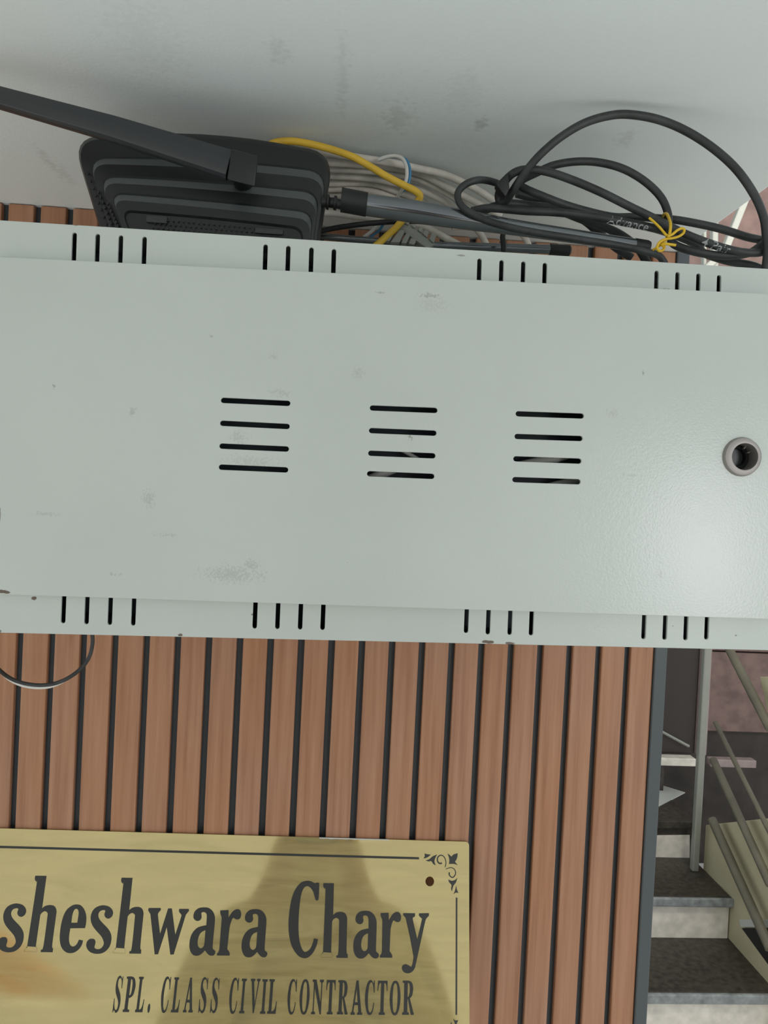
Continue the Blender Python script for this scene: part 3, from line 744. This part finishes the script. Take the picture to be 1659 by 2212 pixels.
ZB = (120, 1870, 8.295); ZC = (300, 1930, 10.369); ZD = (440, 1930, 10.369); ZE = (610, 1890, 10.369); ZF = (750, 1950, 8.732)
c = 'c'
G = {
 's': (ZB, [[(870,710),(960,735),(1015,790),(1030,850),(1010,910),(970,942),(940,948),(900,930),(878,890),(880,850),(893,815),(885,800),(850,795),(800,815),(770,860),(768,910),(790,965),(840,1025),(900,1085),(955,1150),(990,1220),(1002,1300),(990,1390),(955,1470),(900,1530),(830,1568),(740,1580),(660,1565),(600,1530),(562,1475),(550,1420),(565,1360),(605,1318),(650,1308),(695,1320),(715,1360),(710,1410),(698,1450),(705,1480),(740,1495),(790,1492),(835,1460),(862,1410),(862,1360),(835,1290),(790,1230),(730,1165),(680,1100),(645,1030),(630,950),(640,870),(675,795),(730,745),(800,717)]], (740,1580)),
 'h': (ZB, [[(1185,215,c),(1380,218,c),(1320,795,c),(1370,757),(1440,738),(1510,745),(1555,780),(1576,850),(1570,930),(1520,1440),(1535,1510),(1530,1577,c),(1322,1574,c),(1325,1535),(1365,1470),(1420,940),(1418,880),(1400,857),(1365,848),(1320,875),(1295,910),(1288,950),(1235,1430),(1238,1480),(1252,1520),(1247,1570,c),(1033,1564,c),(1035,1530),(1078,1470),(1088,1400),(1210,370),(1205,325),(1180,290),(1177,250)]], (1035,1562)),
 'e': (ZB, [[(385,695),(450,710),(505,770),(540,850),(552,940),(545,1040),(528,1118,c),(265,1122,c),(248,1220),(240,1320),(250,1390),(275,1435),(315,1448),(355,1430),(390,1390),(420,1325,c),(492,1342,c),(470,1420),(420,1495),(350,1548),(270,1567),(200,1555),(140,1510),(100,1445),(80,1360),(76,1260),(90,1120),(115,990),(155,870),(210,780),(290,718),(340,698)], [(283,1022,c),(390,1022,c),(412,880),(412,820),(395,780),(365,773),(335,795),(310,850),(295,920)]], (270,1567)),
 'w': (ZC, [[(225,325,c),(485,325,c),(490,370),(435,440),(430,520),(475,905,c),(655,335,c),(740,335,c),(815,925,c),(945,530),(945,470),(900,405),(905,345,c),(1115,345,c),(1120,390),(1060,470),(1030,550),(780,1365,c),(705,1370,c),(625,755,c),(430,1360,c),(355,1365,c),(265,520),(250,450),(212,385),(215,345)]], (355,1365)),
 'a': (ZD, [[(1160,350),(1260,365),(1345,430),(1395,530),(1405,650),(1380,1000),(1365,1240),(1385,1290),(1420,1320),(1425,1370),(1390,1420),(1330,1428),(1270,1400),(1195,1310,c),(1140,1370),(1070,1420),(990,1430),(920,1400),(870,1320),(848,1200),(860,1060),(900,940),(970,845),(1060,785),(1215,748,c),(1222,560),(1210,490),(1180,462),(1140,455),(1105,470),(1100,510),(1108,570),(1080,630),(1020,655),(960,630),(928,580),(930,500),(970,420),(1050,365)], [(1200,860,c),(1130,890),(1075,950),(1040,1050),(1030,1150),(1045,1220),(1085,1262),(1130,1255),(1165,1215),(1180,1150),(1190,1000)]], (990,1430)),
 'r': (ZD, [[(375,378,c),(560,372,c),(555,540,c),(600,470),(660,395),(740,352),(810,372),(840,450),(825,540),(780,580),(740,582),(700,568),(668,545),(640,575),(600,680),(575,800),(545,1100),(530,1240),(555,1280),(582,1340),(578,1392,c),(300,1390,c),(298,1350),(345,1270),(365,1050),(400,600),(400,530),(372,440)]], (300,1390)),
 'C': (ZE, [[(580,130),(660,150),(725,185),(775,172),(825,178,c),(822,380),(808,545),(780,572),(745,560),(725,500),(690,380),(640,300),(580,255),(530,255),(480,295),(440,380),(410,500),(385,700),(368,900),(360,1130),(365,1320),(385,1480),(420,1610),(460,1690),(510,1725),(570,1700),(630,1640),(680,1520),(705,1420,c),(800,1438,c),(765,1580),(700,1720),(620,1815),(540,1860),(460,1860),(370,1820),(280,1720),(205,1580),(160,1400),(138,1200),(140,1000),(165,760),(200,560),(260,380),(340,250),(420,170),(500,138)]], (480,1862)),
 'y': (ZF, [[(1060,195,c),(1280,198,c),(1278,255),(1245,280),(1240,330),(1322,690,c),(1405,330),(1395,290),(1355,245),(1355,200,c),(1540,195,c),(1540,245),(1500,290),(1470,360),(1390,720),(1300,1130),(1275,1230),(1225,1300),(1160,1330),(1090,1320),(1045,1280),(1030,1220),(1055,1175),(1110,1160),(1165,1185),(1205,1205),(1230,1150),(1250,1030),(1240,960),(1180,640),(1110,330),(1095,280),(1058,235)]], (1160,1330)),
}
GL = {}
for ch, (z, loops, ref) in G.items():
    L = [[puv(z[0] + p.x / z[2], z[1] + p.y / z[2]) for p in outline(l)] for l in loops]
    GL[ch] = (L, puv(z[0] + ref[0] / z[2], z[1] + ref[1] / z[2]))
def put(ch, x=None, y=None):
    L, ref = GL[ch]
    d = Vector((0, 0)) if x is None else puv(x, y) - ref
    engrave('letter', [[p + d for p in l] for l in L])
put('s', 18.1, 2057.2); put('h', 53.0, 2055.1); put('e'); put('s'); put('h'); put('w')
put('a', 422.5, 2064.5); put('r'); put('a'); put('C'); put('h', 693.4, 2067.5); put('a', 777.5, 2070.5); put('r', 821, 2068.5); put('y')

U = {
 'S': [[(50,0),(72,4),(82,9),(90,2,c),(97,2,c),(99,34,c),(90,34,c),(84,18),(68,8),(50,7),(35,11),(30,20),(36,29),(60,40),(85,52),(98,66),(98,80),(85,94),(60,100),(40,99),(22,93),(10,99,c),(2,99,c),(2,62,c),(10,62,c),(18,80),(30,90),(48,93),(65,89),(70,80),(65,70),(40,58),(14,45),(4,32),(6,16),(22,4)]],
 'P': [[(0,0,c),(55,0),(85,6),(100,22),(100,34),(88,52),(60,60),(47,60,c),(47,88),(52,93),(66,94,c),(66,100,c),(0,100,c),(0,94,c),(10,92),(14,86),(14,12),(10,7),(0,6,c)], [(47,7,c),(60,9),(68,20),(68,38),(60,51),(47,53,c)]],
 'L': [[(0,0,c),(60,0,c),(60,6,c),(50,8),(46,14),(46,93,c),(60,92),(78,86),(88,74),(92,64,c),(100,64,c),(94,100,c),(0,100,c),(0,94,c),(10,92),(14,86),(14,13),(10,7),(0,6,c)]],
 '.': [[(50,0),(85,15),(100,50),(85,85),(50,100),(15,85),(0,50),(15,15)]],
 'C': [[(55,0),(72,3),(84,9),(92,1,c),(99,1,c),(100,36,c),(92,36,c),(84,18),(72,9),(57,7),(42,14),(34,30),(31,50),(34,70),(42,86),(57,93),(72,90),(84,80),(92,64,c),(99,66,c),(92,84),(78,96),(55,100),(30,96),(12,80),(2,62),(0,50),(2,38),(12,18),(30,4)]],
 'A': [[(40,0,c),(58,0,c),(90,88),(94,93),(100,94,c),(100,100,c),(56,100,c),(56,94,c),(64,93),(65,88),(60,72,c),(30,72,c),(25,86),(26,92),(36,94,c),(36,100,c),(0,100,c),(0,94,c),(8,92),(12,86)], [(33,64,c),(57,64,c),(45,24,c)]],
 'I': [[(0,0,c),(100,0,c),(100,6,c),(80,8),(74,14),(74,86),(80,92),(100,94,c),(100,100,c),(0,100,c),(0,94,c),(20,92),(26,86),(26,14),(20,8),(0,6,c)]],
 'V': [[(0,0,c),(46,0,c),(46,6,c),(38,8),(37,13),(58,74,c),(76,14),(74,8),(64,6,c),(64,0,c),(100,0,c),(100,6,c),(92,8),(88,13),(56,100,c),(44,100,c),(12,13),(8,8),(0,6,c)]],
 'O': [[(50,0),(75,5),(93,24),(100,50),(93,76),(75,95),(50,100),(25,95),(7,76),(0,50),(7,24),(25,5)], [(50,7),(64,13),(71,30),(73,50),(71,70),(64,87),(50,93),(36,87),(29,70),(27,50),(29,30),(36,13)]],
 'N': [[(0,0,c),(34,0,c),(78,66,c),(78,14),(74,8),(64,6,c),(64,0,c),(100,0,c),(100,6,c),(91,8),(88,14),(88,100,c),(76,100,c),(22,24,c),(22,86),(26,92),(36,94,c),(36,100,c),(0,100,c),(0,94,c),(9,92),(12,86),(12,14),(9,8),(0,6,c)]],
 'T': [[(2,0,c),(98,0,c),(100,30,c),(93,30,c),(88,16),(78,8),(66,7,c),(66,86),(70,92),(80,94,c),(80,100,c),(20,100,c),(20,94,c),(30,92),(34,86),(34,7,c),(22,8),(12,16),(7,30,c),(0,30,c)]],
 'R': [[(0,0,c),(52,0),(78,5),(90,18),(90,30),(82,44),(64,52,c),(92,88),(96,93),(100,94,c),(100,100,c),(74,100,c),(48,56),(44,55,c),(44,86),(47,92),(58,94,c),(58,100,c),(0,100,c),(0,94,c),(10,92),(13,86),(13,13),(10,7),(0,6,c)], [(44,7,c),(54,8),(61,18),(61,34),(54,46),(44,48,c)]],
}
ZG = (230, 2090, 4.879); ZH = (560, 2090, 4.879)
for ch, z, x0, y0, x1, y1 in [('S', ZG, 60, 85, 180, 475), ('P', ZG, 170, 95, 315, 468), ('L', ZG, 300, 97, 425, 470), ('.', ZG, 428, 380, 465, 478), ('C', ZG, 557, 93, 682, 478),
        ('L', ZG, 678, 103, 797, 472), ('A', ZG, 805, 105, 942, 472), ('S', ZG, 965, 100, 1075, 480), ('S', ZG, 1088, 105, 1195, 480), ('C', ZG, 1280, 105, 1397, 488), ('I', ZG, 1398, 117, 1478, 482),
        ('V', ZG, 1495, 118, 1622, 480), ('I', ZH, 8, 123, 88, 487), ('L', ZH, 82, 123, 200, 487), ('C', ZH, 287, 120, 398, 495), ('O', ZH, 415, 122, 538, 495), ('N', ZH, 545, 127, 680, 492),
        ('T', ZH, 693, 130, 806, 493), ('R', ZH, 818, 133, 942, 493), ('A', ZH, 962, 135, 1095, 497), ('C', ZH, 1108, 130, 1217, 500), ('T', ZH, 1238, 138, 1352, 498), ('O', ZH, 1370, 138, 1490, 503), ('R', ZH, 1505, 138, 1632, 497)]:
    X0, Y0, X1, Y1 = z[0] + x0 / z[2], z[1] + y0 / z[2], z[0] + x1 / z[2], z[1] + y1 / z[2]
    sl = 1.76e-4 * (940 - (X0 + X1) / 2)           # how far the upright leans in view
    lean = sl * (Y1 - Y0)
    bl, br, tl = puv(X0 - (min(0, lean)), Y1), puv(X1 - max(0, lean), Y1), puv(X0 + max(0, lean), Y0)
    engrave('letter', [[Vector((bl.x + (br.x - bl.x) * p.x / 100, bl.y + (tl.y - bl.y) * (1 - p.y / 100))) for p in outline(l, 4)] for l in U[ch]])
# border rules and corner ornaments
ZO = (890, 1830, 11.85)
def op(x, y): return puv(ZO[0] + x / ZO[2], ZO[1] + y / ZO[2])
la, lb = puv(905, 1854), puv(0, 1829)
engrave('border_rule', [[Vector((left + .04, la.y - .0009)), Vector((la.x, la.y - .0009)), Vector((la.x, la.y + .0009)), Vector((left + .04, la.y + .0009))]])
va, vb = puv(986.3, 1939), puv(988.2, 2191)
engrave('border_rule', [[Vector((va.x - .0007, bottom - va.y)), Vector((va.x + .0007, bottom - va.y)), Vector((va.x + .0007, va.y)), Vector((va.x - .0007, va.y))]])
def stroke(pts, w0, w1, n=8):
    P = catmull(pts, n); m = len(P); Lf, Rt = [], []
    for i, p in enumerate(P):
        t = (P[min(i + 1, m - 1)] - P[max(i - 1, 0)]).normalized(); q = Vector((-t.y, t.x))
        w = (w0 + (w1 - w0) * i / (m - 1)) / 2
        Lf.append(p + q * w); Rt.append(p - q * w)
    return Lf + Rt[::-1]
orn = [outline([(320,160,c),(400,182),(485,190,c),(390,262),(295,292,c),(325,230)]),
       outline([(642,188,c),(590,290),(575,370),(605,462,c),(545,430),(490,358),(420,366),(348,335,c),(440,310),(530,235)]),
       stroke([Vector(p) for p in [(765,405),(720,418),(672,390),(648,320),(668,248),(730,208),(800,228),(848,300),(868,400),(848,512)]], 40, 18),
       outline([(908,165,c),(965,200),(1010,245,c),(1060,190),(1165,155,c),(1165,220),(1140,310),(1100,370,c),(1168,462,c),(1080,430),(945,430,c),(955,330),(940,250)]),
       stroke([Vector(p) for p in [(865,560),(940,533),(1010,525),(1080,562),(1115,640),(1098,720),(1040,775),(980,745),(953,700),(953,645)]], 16, 34),
       outline([(930,828,c),(1020,860),(1100,838),(1158,788,c),(1125,900),(1060,990),(1020,1135,c),(1000,1060),(1010,970),(950,900)]),
       outline([(1130,985,c),(1152,1090),(1188,1170,c),(1120,1165),(1062,1202,c),(1100,1110)])]
for l in orn:
    L = [op(p.x, p.y) for p in l]
    engrave('scroll_ornament', [L])
    engrave('scroll_ornament', [[Vector((p.x, bottom - p.y)) for p in L][::-1]])
# chipped rim along the top edge
bm = bmesh.new()
seg = []
n = 34
for i in range(n + 1):
    t = i / n
    q = puv(690 + 150 * t, linepx((0, 1789.7), (1009, 1818.6), 690 + 150 * t))
    h = 0.0006 + 0.0011 * abs(noise.noise(Vector((t * 9, 3, 0)))) * (1 - t * .6)
    seg.append((q, h))
top = [bm.verts.new(frp @ Vector((q.x, 0.0002, 0.0002 * sgn))) for q, h in seg]
bot = [bm.verts.new(frp @ Vector((q.x, -h, 0.0002 * sgn))) for q, h in seg]
bk = [bm.verts.new(frp @ Vector((q.x, 0.0002, -0.0013 * sgn))) for q, h in seg]
for i in range(n):
    bm.faces.new((top[i], top[i + 1], bot[i + 1], bot[i])); bm.faces.new((top[i + 1], top[i], bk[i], bk[i + 1]))
obj('worn_edge', bm, M['white_trim'], plate)

def mirrored(x, y, Y):
    p = at_plane(x, y, PA, pn); w = ray(x, y); r = w - pn * (2 * (w @ pn))
    return p + r * ((Y - p.y) / r.y)
YA = CAM.y - 3.2
q0, q1, q2 = mirrored(98, 2106, YA), mirrored(-140, 2100, YA), mirrored(-140, 1935, YA)
aw = thing('awning', 'orange sloping awning across the way, mirrored at the left end of the brass plate', 'awning', (q1.x, YA, 0))
bm = bmesh.new()
f0 = [bm.verts.new(v) for v in (q0, q1, q2)]; f1 = [bm.verts.new(v - Vector((0, 1.2, 0))) for v in (q0, q1, q2)]
bm.faces.new(f0); bm.faces.new(f1[::-1])
for i in range(3): bm.faces.new((f0[i], f0[(i + 1) % 3], f1[(i + 1) % 3], f1[i]))
obj('awning_cloth', bm, M['awning'], aw)
bm = bmesh.new(); add_tube(bm, [Vector((q1.x + .03, YA - .6, 0)), Vector((q1.x + .03, YA - .6, q1.z + .02))], .03, 12)
obj('awning_post', bm, M['post'], aw, True)

# ------------------------------------------------------------------ stairwell to the right, beyond the wall's end
Z1 = 2.087; RISE = 0.142; RUN = 0.267
t1z = at(1500, 2150, Z1).z
def sy(d): return CAM.y + d
XR = at(1583, 1990, Z1 + RUN).x
bm = bmesh.new(); add_box(bm, 0.31, XR + 0.3, sy(Z1 + .06), sy(Z1 + 3 * RUN), FLOOR, t1z - RISE * 0.4)
steps = struct(obj('stairs', bm, M['granite']))
for i in range(3):
    z = t1z + RISE * i; d = Z1 + RUN * i
    xr = XR + (0.42 if i == 0 else 0.0)
    bm = bmesh.new(); add_box(bm, 0.31, xr, sy(d + .012), sy(d + RUN + .03), z - .028, z, 0.004)
    obj('tread', bm, M['granite'], steps)
    bm = bmesh.new(); add_box(bm, 0.31, xr + .004, sy(d), sy(d + .012), z - .028, z + .0005, 0.003)
    obj('nosing', bm, M['granite_edge'] if i < 2 else M['granite'], steps)
    bm = bmesh.new(); add_box(bm, 0.31, xr - .004, sy(d + .02), sy(d + .045), z - RISE, z - .028)
    obj('riser', bm, M['riser'] if i < 2 else M['granite'], steps)
# threshold and door behind the flight
zl = t1z + RISE * 3; dl = Z1 + RUN * 3
bm = bmesh.new(); add_box(bm, 0.31, XR, sy(dl + .02), sy(dl + .045), zl - RISE, zl - .03); obj('riser', bm, M['granite'], steps)
bm = bmesh.new(); add_box(bm, 0.31, at(1505, 1625, dl).x, sy(dl), sy(dl + .05), zl - .032, zl, 0.004)
obj('threshold', bm, M['riser'], steps)
bm = bmesh.new(); add_box(bm, at(1537, 1625, dl).x, at(1636, 1625, dl).x, sy(dl), sy(dl + .04), zl - .032, zl, 0.004)
obj('threshold', bm, M['door_frame'], steps)
dd = dl + .06
bm = bmesh.new(); add_box(bm, 0.2, 4.2, sy(dl + .31), sy(dl + .4), FLOOR, 4.2)
wb = struct(obj('wall_stair_back', bm, M['stone_dark']))
w, h = 0.42, 0.36
zs = at(1580, 1580, dl + .3).z
for ix in range(7):
    for iz in range(8):
        bm = bmesh.new()
        x0 = at(1524, 1500, dl + .3).x + ix * w
        add_box(bm, x0 + .003, x0 + w - .003, sy(dl + .285), sy(dl + .312), zs + iz * h + .003, zs + (iz + 1) * h - .003, 0.004)
        obj('stone_slab', bm, M['brown_stone'], wb)
a = at(1430, 1400, dd); b2 = at(1500, 1612, dd)
bm = bmesh.new(); add_box(bm, a.x - .06, b2.x, sy(dd), sy(dd + .04), zl, a.z + .5, 0.004)
door = struct(obj('door_1', bm, M['door']))
bm = bmesh.new(); add_box(bm, b2.x + .002, b2.x + .044, sy(dd - .02), sy(dd + .05), zl, a.z + .5, 0.005)
obj('door_jamb', bm, M['door_frame'], door)
p = at(1425, 1578, dd - .02); q = at(1488, 1612, dd - .02)
bm = bmesh.new(); add_tube(bm, [p, q], .006, 8); obj('door_bar', bm, M['post'], door)
# pale patches: a triangle on the third tread, a strip on the third riser
def flatpoly(P, t):
    bm = bmesh.new()
    va_ = [bm.verts.new(v) for v in P]; vb_ = [bm.verts.new(v + t) for v in P]
    bm.faces.new(va_[::-1]); bm.faces.new(vb_)
    for i in range(len(P)): bm.faces.new((va_[i], va_[(i + 1) % len(P)], vb_[(i + 1) % len(P)], vb_[i]))
    return bm
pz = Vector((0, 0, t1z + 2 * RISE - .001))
obj('pale_patch', flatpoly([at_plane(x, y, pz, Vector((0, 0, 1))) for x, y in ((1405, 1690), (1480, 1713), (1402, 1754))], Vector((0, 0, .003))), M['white_trim'], steps)
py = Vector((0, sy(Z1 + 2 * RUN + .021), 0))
obj('pale_patch', flatpoly([at_plane(x, y, py, Vector((0, 1, 0))) for x, y in ((1380, 1804), (1489, 1803), (1489, 1852), (1380, 1852))], Vector((0, -.003, 0))), M['riser'], steps)
# cream side wall with sloped top
def onx(x, y, X):
    v = ray(x, y); return CAM + v * ((X - CAM.x) / v.x)
bm = bmesh.new()
tf, tn = onx(1524, 1782, XR), onx(1655, 1768, XR)
y_a, y_b = sy(Z1 - .05), tf.y
zt = lambda yy: tf.z + (tn.z - tf.z) * (yy - tf.y) / (tn.y - tf.y)
pts = [Vector((XR, y_a, FLOOR)), Vector((XR, y_b, FLOOR)), Vector((XR, y_b, zt(y_b))), Vector((XR, y_a, zt(y_a)))]
add_hex(bm, pts + [v + Vector((.05, 0, 0)) for v in pts], 0.003)
struct(obj('wall_stair_side', bm, M['cream']))
# newel post and diagonal rails
bm = bmesh.new()
pb, ptp = at(1500, 1868, Z1 + RUN * 1.72), at(1545, 1390, Z1 + RUN * 1.72)
add_box(bm, pb.x - .012, pb.x + .012, pb.y - .012, pb.y + .012, t1z + RISE, ptp.z + .45, 0.004)
rail = thing('stair_railing', 'dull steel stair railing with sloping bars and an upright post', 'railing', (pb.x, pb.y, t1z + RISE))
obj('post', bm, M['post'], rail)
for (x0, y0, x1, y1, r) in [(1538, 1770, 1664, 2050, .015), (1540, 1640, 1664, 1912, .013), (1574, 1400, 1664, 1575, .014), (1545, 1560, 1664, 1800, .008)]:
    XX = XR - .04
    A_, B_ = onx(x0, y0, XX), onx(x1, y1, XX)
    bm = bmesh.new(); add_tube(bm, [A_, B_], r, 12); obj('rail_bar', bm, M['railing'], rail, True)
ua = [onx(1641, 1462, XR), onx(1700, 1462, XR), onx(1700, 1640, XR), onx(1662, 1556, XR)]
bm = bmesh.new(); add_hex(bm, ua + [v + Vector((.03, 0, 0)) for v in ua], 0.002); obj('side_panel', bm, M['cream'], rail)
# white slab over a flat panel painted as a recess's shade, right of tread
xf = Vector((1, 0, 0))
P = [onx(x, y, XR - .012) for x, y in ((1596, 1986), (1668, 1986), (1668, 2003), (1600, 2003))]
bm = bmesh.new(); add_hex(bm, P + [v + xf * .011 for v in P], 0.001)
obj('stone_ledge', bm, M['white_trim'], bpy.data.objects['wall_stair_side'])
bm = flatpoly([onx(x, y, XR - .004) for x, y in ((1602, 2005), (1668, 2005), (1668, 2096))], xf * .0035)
obj('painted_recess', bm, M['recess_shade'], bpy.data.objects['wall_stair_side'])
# white frame strips high up behind the cables
DW = 1.9
def strip(name, x0, y0, x1, y1, w, d, mt, parent=None):
    A_, B_ = at(x0, y0, d), at(x1, y1, d)
    t = (B_ - A_).normalized(); q = t.cross(Vector((0, 1, 0))).normalized() * (w / 2 * d / F)
    bm = bmesh.new(); P = [A_ + q, B_ + q, B_ - q, A_ - q]
    add_hex(bm, P + [v - Vector((0, .02, 0)) for v in P], 0.003)
    return obj(name, bm, mt, parent)
fr = bpy.data.objects.new('window_1', None); C.objects.link(fr); fr.location = at(1560, 590, DW); bpy.context.view_layer.update(); struct(fr)
strip('frame_bar', 1618, 400, 1560, 545, 15, DW, M['frame_white'], fr)
strip('frame_bar', 1538, 440, 1538, 640, 13, DW + .03, M['frame_white'], fr)
strip('frame_bar', 1562, 545, 1490, 610, 14, DW + .015, M['frame_white'], fr)
strip('frame_bar', 1516, 440, 1516, 640, 7, DW + .05, M['frame_white'], fr)
# brown stone pier close behind
bm = bmesh.new()
pa, pz = at(1490, 300, 2.3), at(1900, 300, 2.3)
add_box(bm, pa.x, pa.x + 2.5, sy(2.3), sy(2.4), CAM.z + .25, CAM.z + 2.2)
struct(obj('wall_upper', bm, M['brown_stone']))

# ------------------------------------------------------------------ the person taking the picture (mirrored in the brass)
def person():
    root = thing('person', 'person in an olive shirt holding up a phone, mirrored in the brass plate', 'person', (CAM.x, CAM.y - .22, FLOOR))
    V, E, Rr = [], [], []
    def v(p, r, link=None):
        V.append(CAM + Vector(p)); Rr.append(r)
        if link is not None: E.append((link, len(V) - 1))
        return len(V) - 1
    pel = v((0, -.24, -.66), (.15, .11))
    sp = v((0, -.24, -.48), (.172, .11), pel)
    ch = v((0, -.23, -.32), (.158, .115), sp)
    uc = v((0, -.22, -.245), (.12, .085), ch)
    nb = v((-.005, -.21, -.17), (.062, .062), uc)
    nk = v((-.005, -.205, -.09), (.058, .058), nb)
    hb = v((0, -.19, -.03), (.066, .075), nk)
    hm = v((0, -.19, .05), (.076, .092), hb)
    v((0, -.195, .115), (.06, .07), hm)
    nose = v((0, -.095, .02), (.013, .013), hm)
    for s in (-1, 1):
        v((s * .082, -.195, .03), (.014, .02), hm)
        sh = v((s * .165, -.22, -.255), (.058, .058), uc)
        el = v((s * .222, -.17, -.47), (.058, .058), sh)
        wr = v((s * .075, -.075, -.21), (.028, .028), el)
        pm_ = v((s * .052, -.055, -.145), (.028, .016), wr)
        for k in range(4):
            f1 = v((s * (.046 - .001 * k), -.042 + .004 * k, -.115 + .02 * k - .02), (.009, .009), pm_)
            f2 = v((s * .028, -.020, -.112 + .02 * k - .02), (.008, .008), f1)
            v((s * (.012 + .002 * (k % 2)), -.019, -.108 + .02 * k - .02), (.007, .007), f2)
        t1 = v((s * .045, -.072, -.105), (.010, .010), pm_)
        v((s * .022, -.048, -.075), (.008, .008), t1)
        hp = v((s * .09, -.24, -.76), (.095, .095), pel)
        kn = v((s * .10, -.23, -1.12), (.062, .062), hp)
        an = v((s * .10, -.255, -1.47), (.042, .042), kn)
        v((s * .115, -.13, -1.525), (.036, .030), an)
    me = bpy.data.meshes.new('body'); me.from_pydata(V, E, [])
    o = bpy.data.objects.new('body', me); C.objects.link(o)
    sk = o.modifiers.new('skin', 'SKIN'); sk.use_smooth_shade = True
    for i, r in enumerate(Rr):
        me.skin_vertices[0].data[i].radius = r
        me.skin_vertices[0].data[i].use_root = (i == 0)
    sb_ = o.modifiers.new('sub', 'SUBSURF'); sb_.levels = 2
    dg = bpy.context.evaluated_depsgraph_get()
    me2 = bpy.data.meshes.new_from_object(o.evaluated_get(dg)); bpy.data.objects.remove(o)
    me2.materials.clear()
    for m_ in (M['shirt'], M['skin'], M['trousers']): me2.materials.append(m_)
    for p in me2.polygons:
        q = p.center - CAM
        hand = q.y > -.1 and q.z > -.24 and q.z < -.03 and abs(q.x) < .13
        p.material_index = 1 if (q.z > -.135 or hand) else 2 if q.z < -.70 else 0
        p.use_smooth = True
    obj_me('body', me2, None, root)
    bm = bmesh.new()
    rings = []
    for k in range(9):
        t = k / 8 * math.pi * 0.52
        rings.append(ring_pts(CAM + Vector((0, -.205, .055 + .108 * math.cos(t) if k else .163)), Vector((1, 0, 0)), Vector((0, 1, 0)), max(.002, .088 * math.sin(t)), max(.002, .105 * math.sin(t)), 20))
    loft(bm, rings)
    obj('hair', bm, M['hair'], root, True, 60)
    for s in (-1, 1):
        bm = bmesh.new(); bmesh.ops.create_uvsphere(bm, u_segments=12, v_segments=8, radius=.012)
        bmesh.ops.translate(bm, verts=bm.verts[:], vec=CAM + Vector((s * .032, -.112, .045)))
        obj('eye', bm, M['eye'], root, True, 60)
    bm = bmesh.new(); add_box(bm, CAM.x - .036, CAM.x + .036, CAM.y - .0105, CAM.y - .003, CAM.z - .145, CAM.z + .012, .003)
    tag(obj('phone', bm, M['hinge']), 'black phone held up in both hands of the person', 'phone')
person()
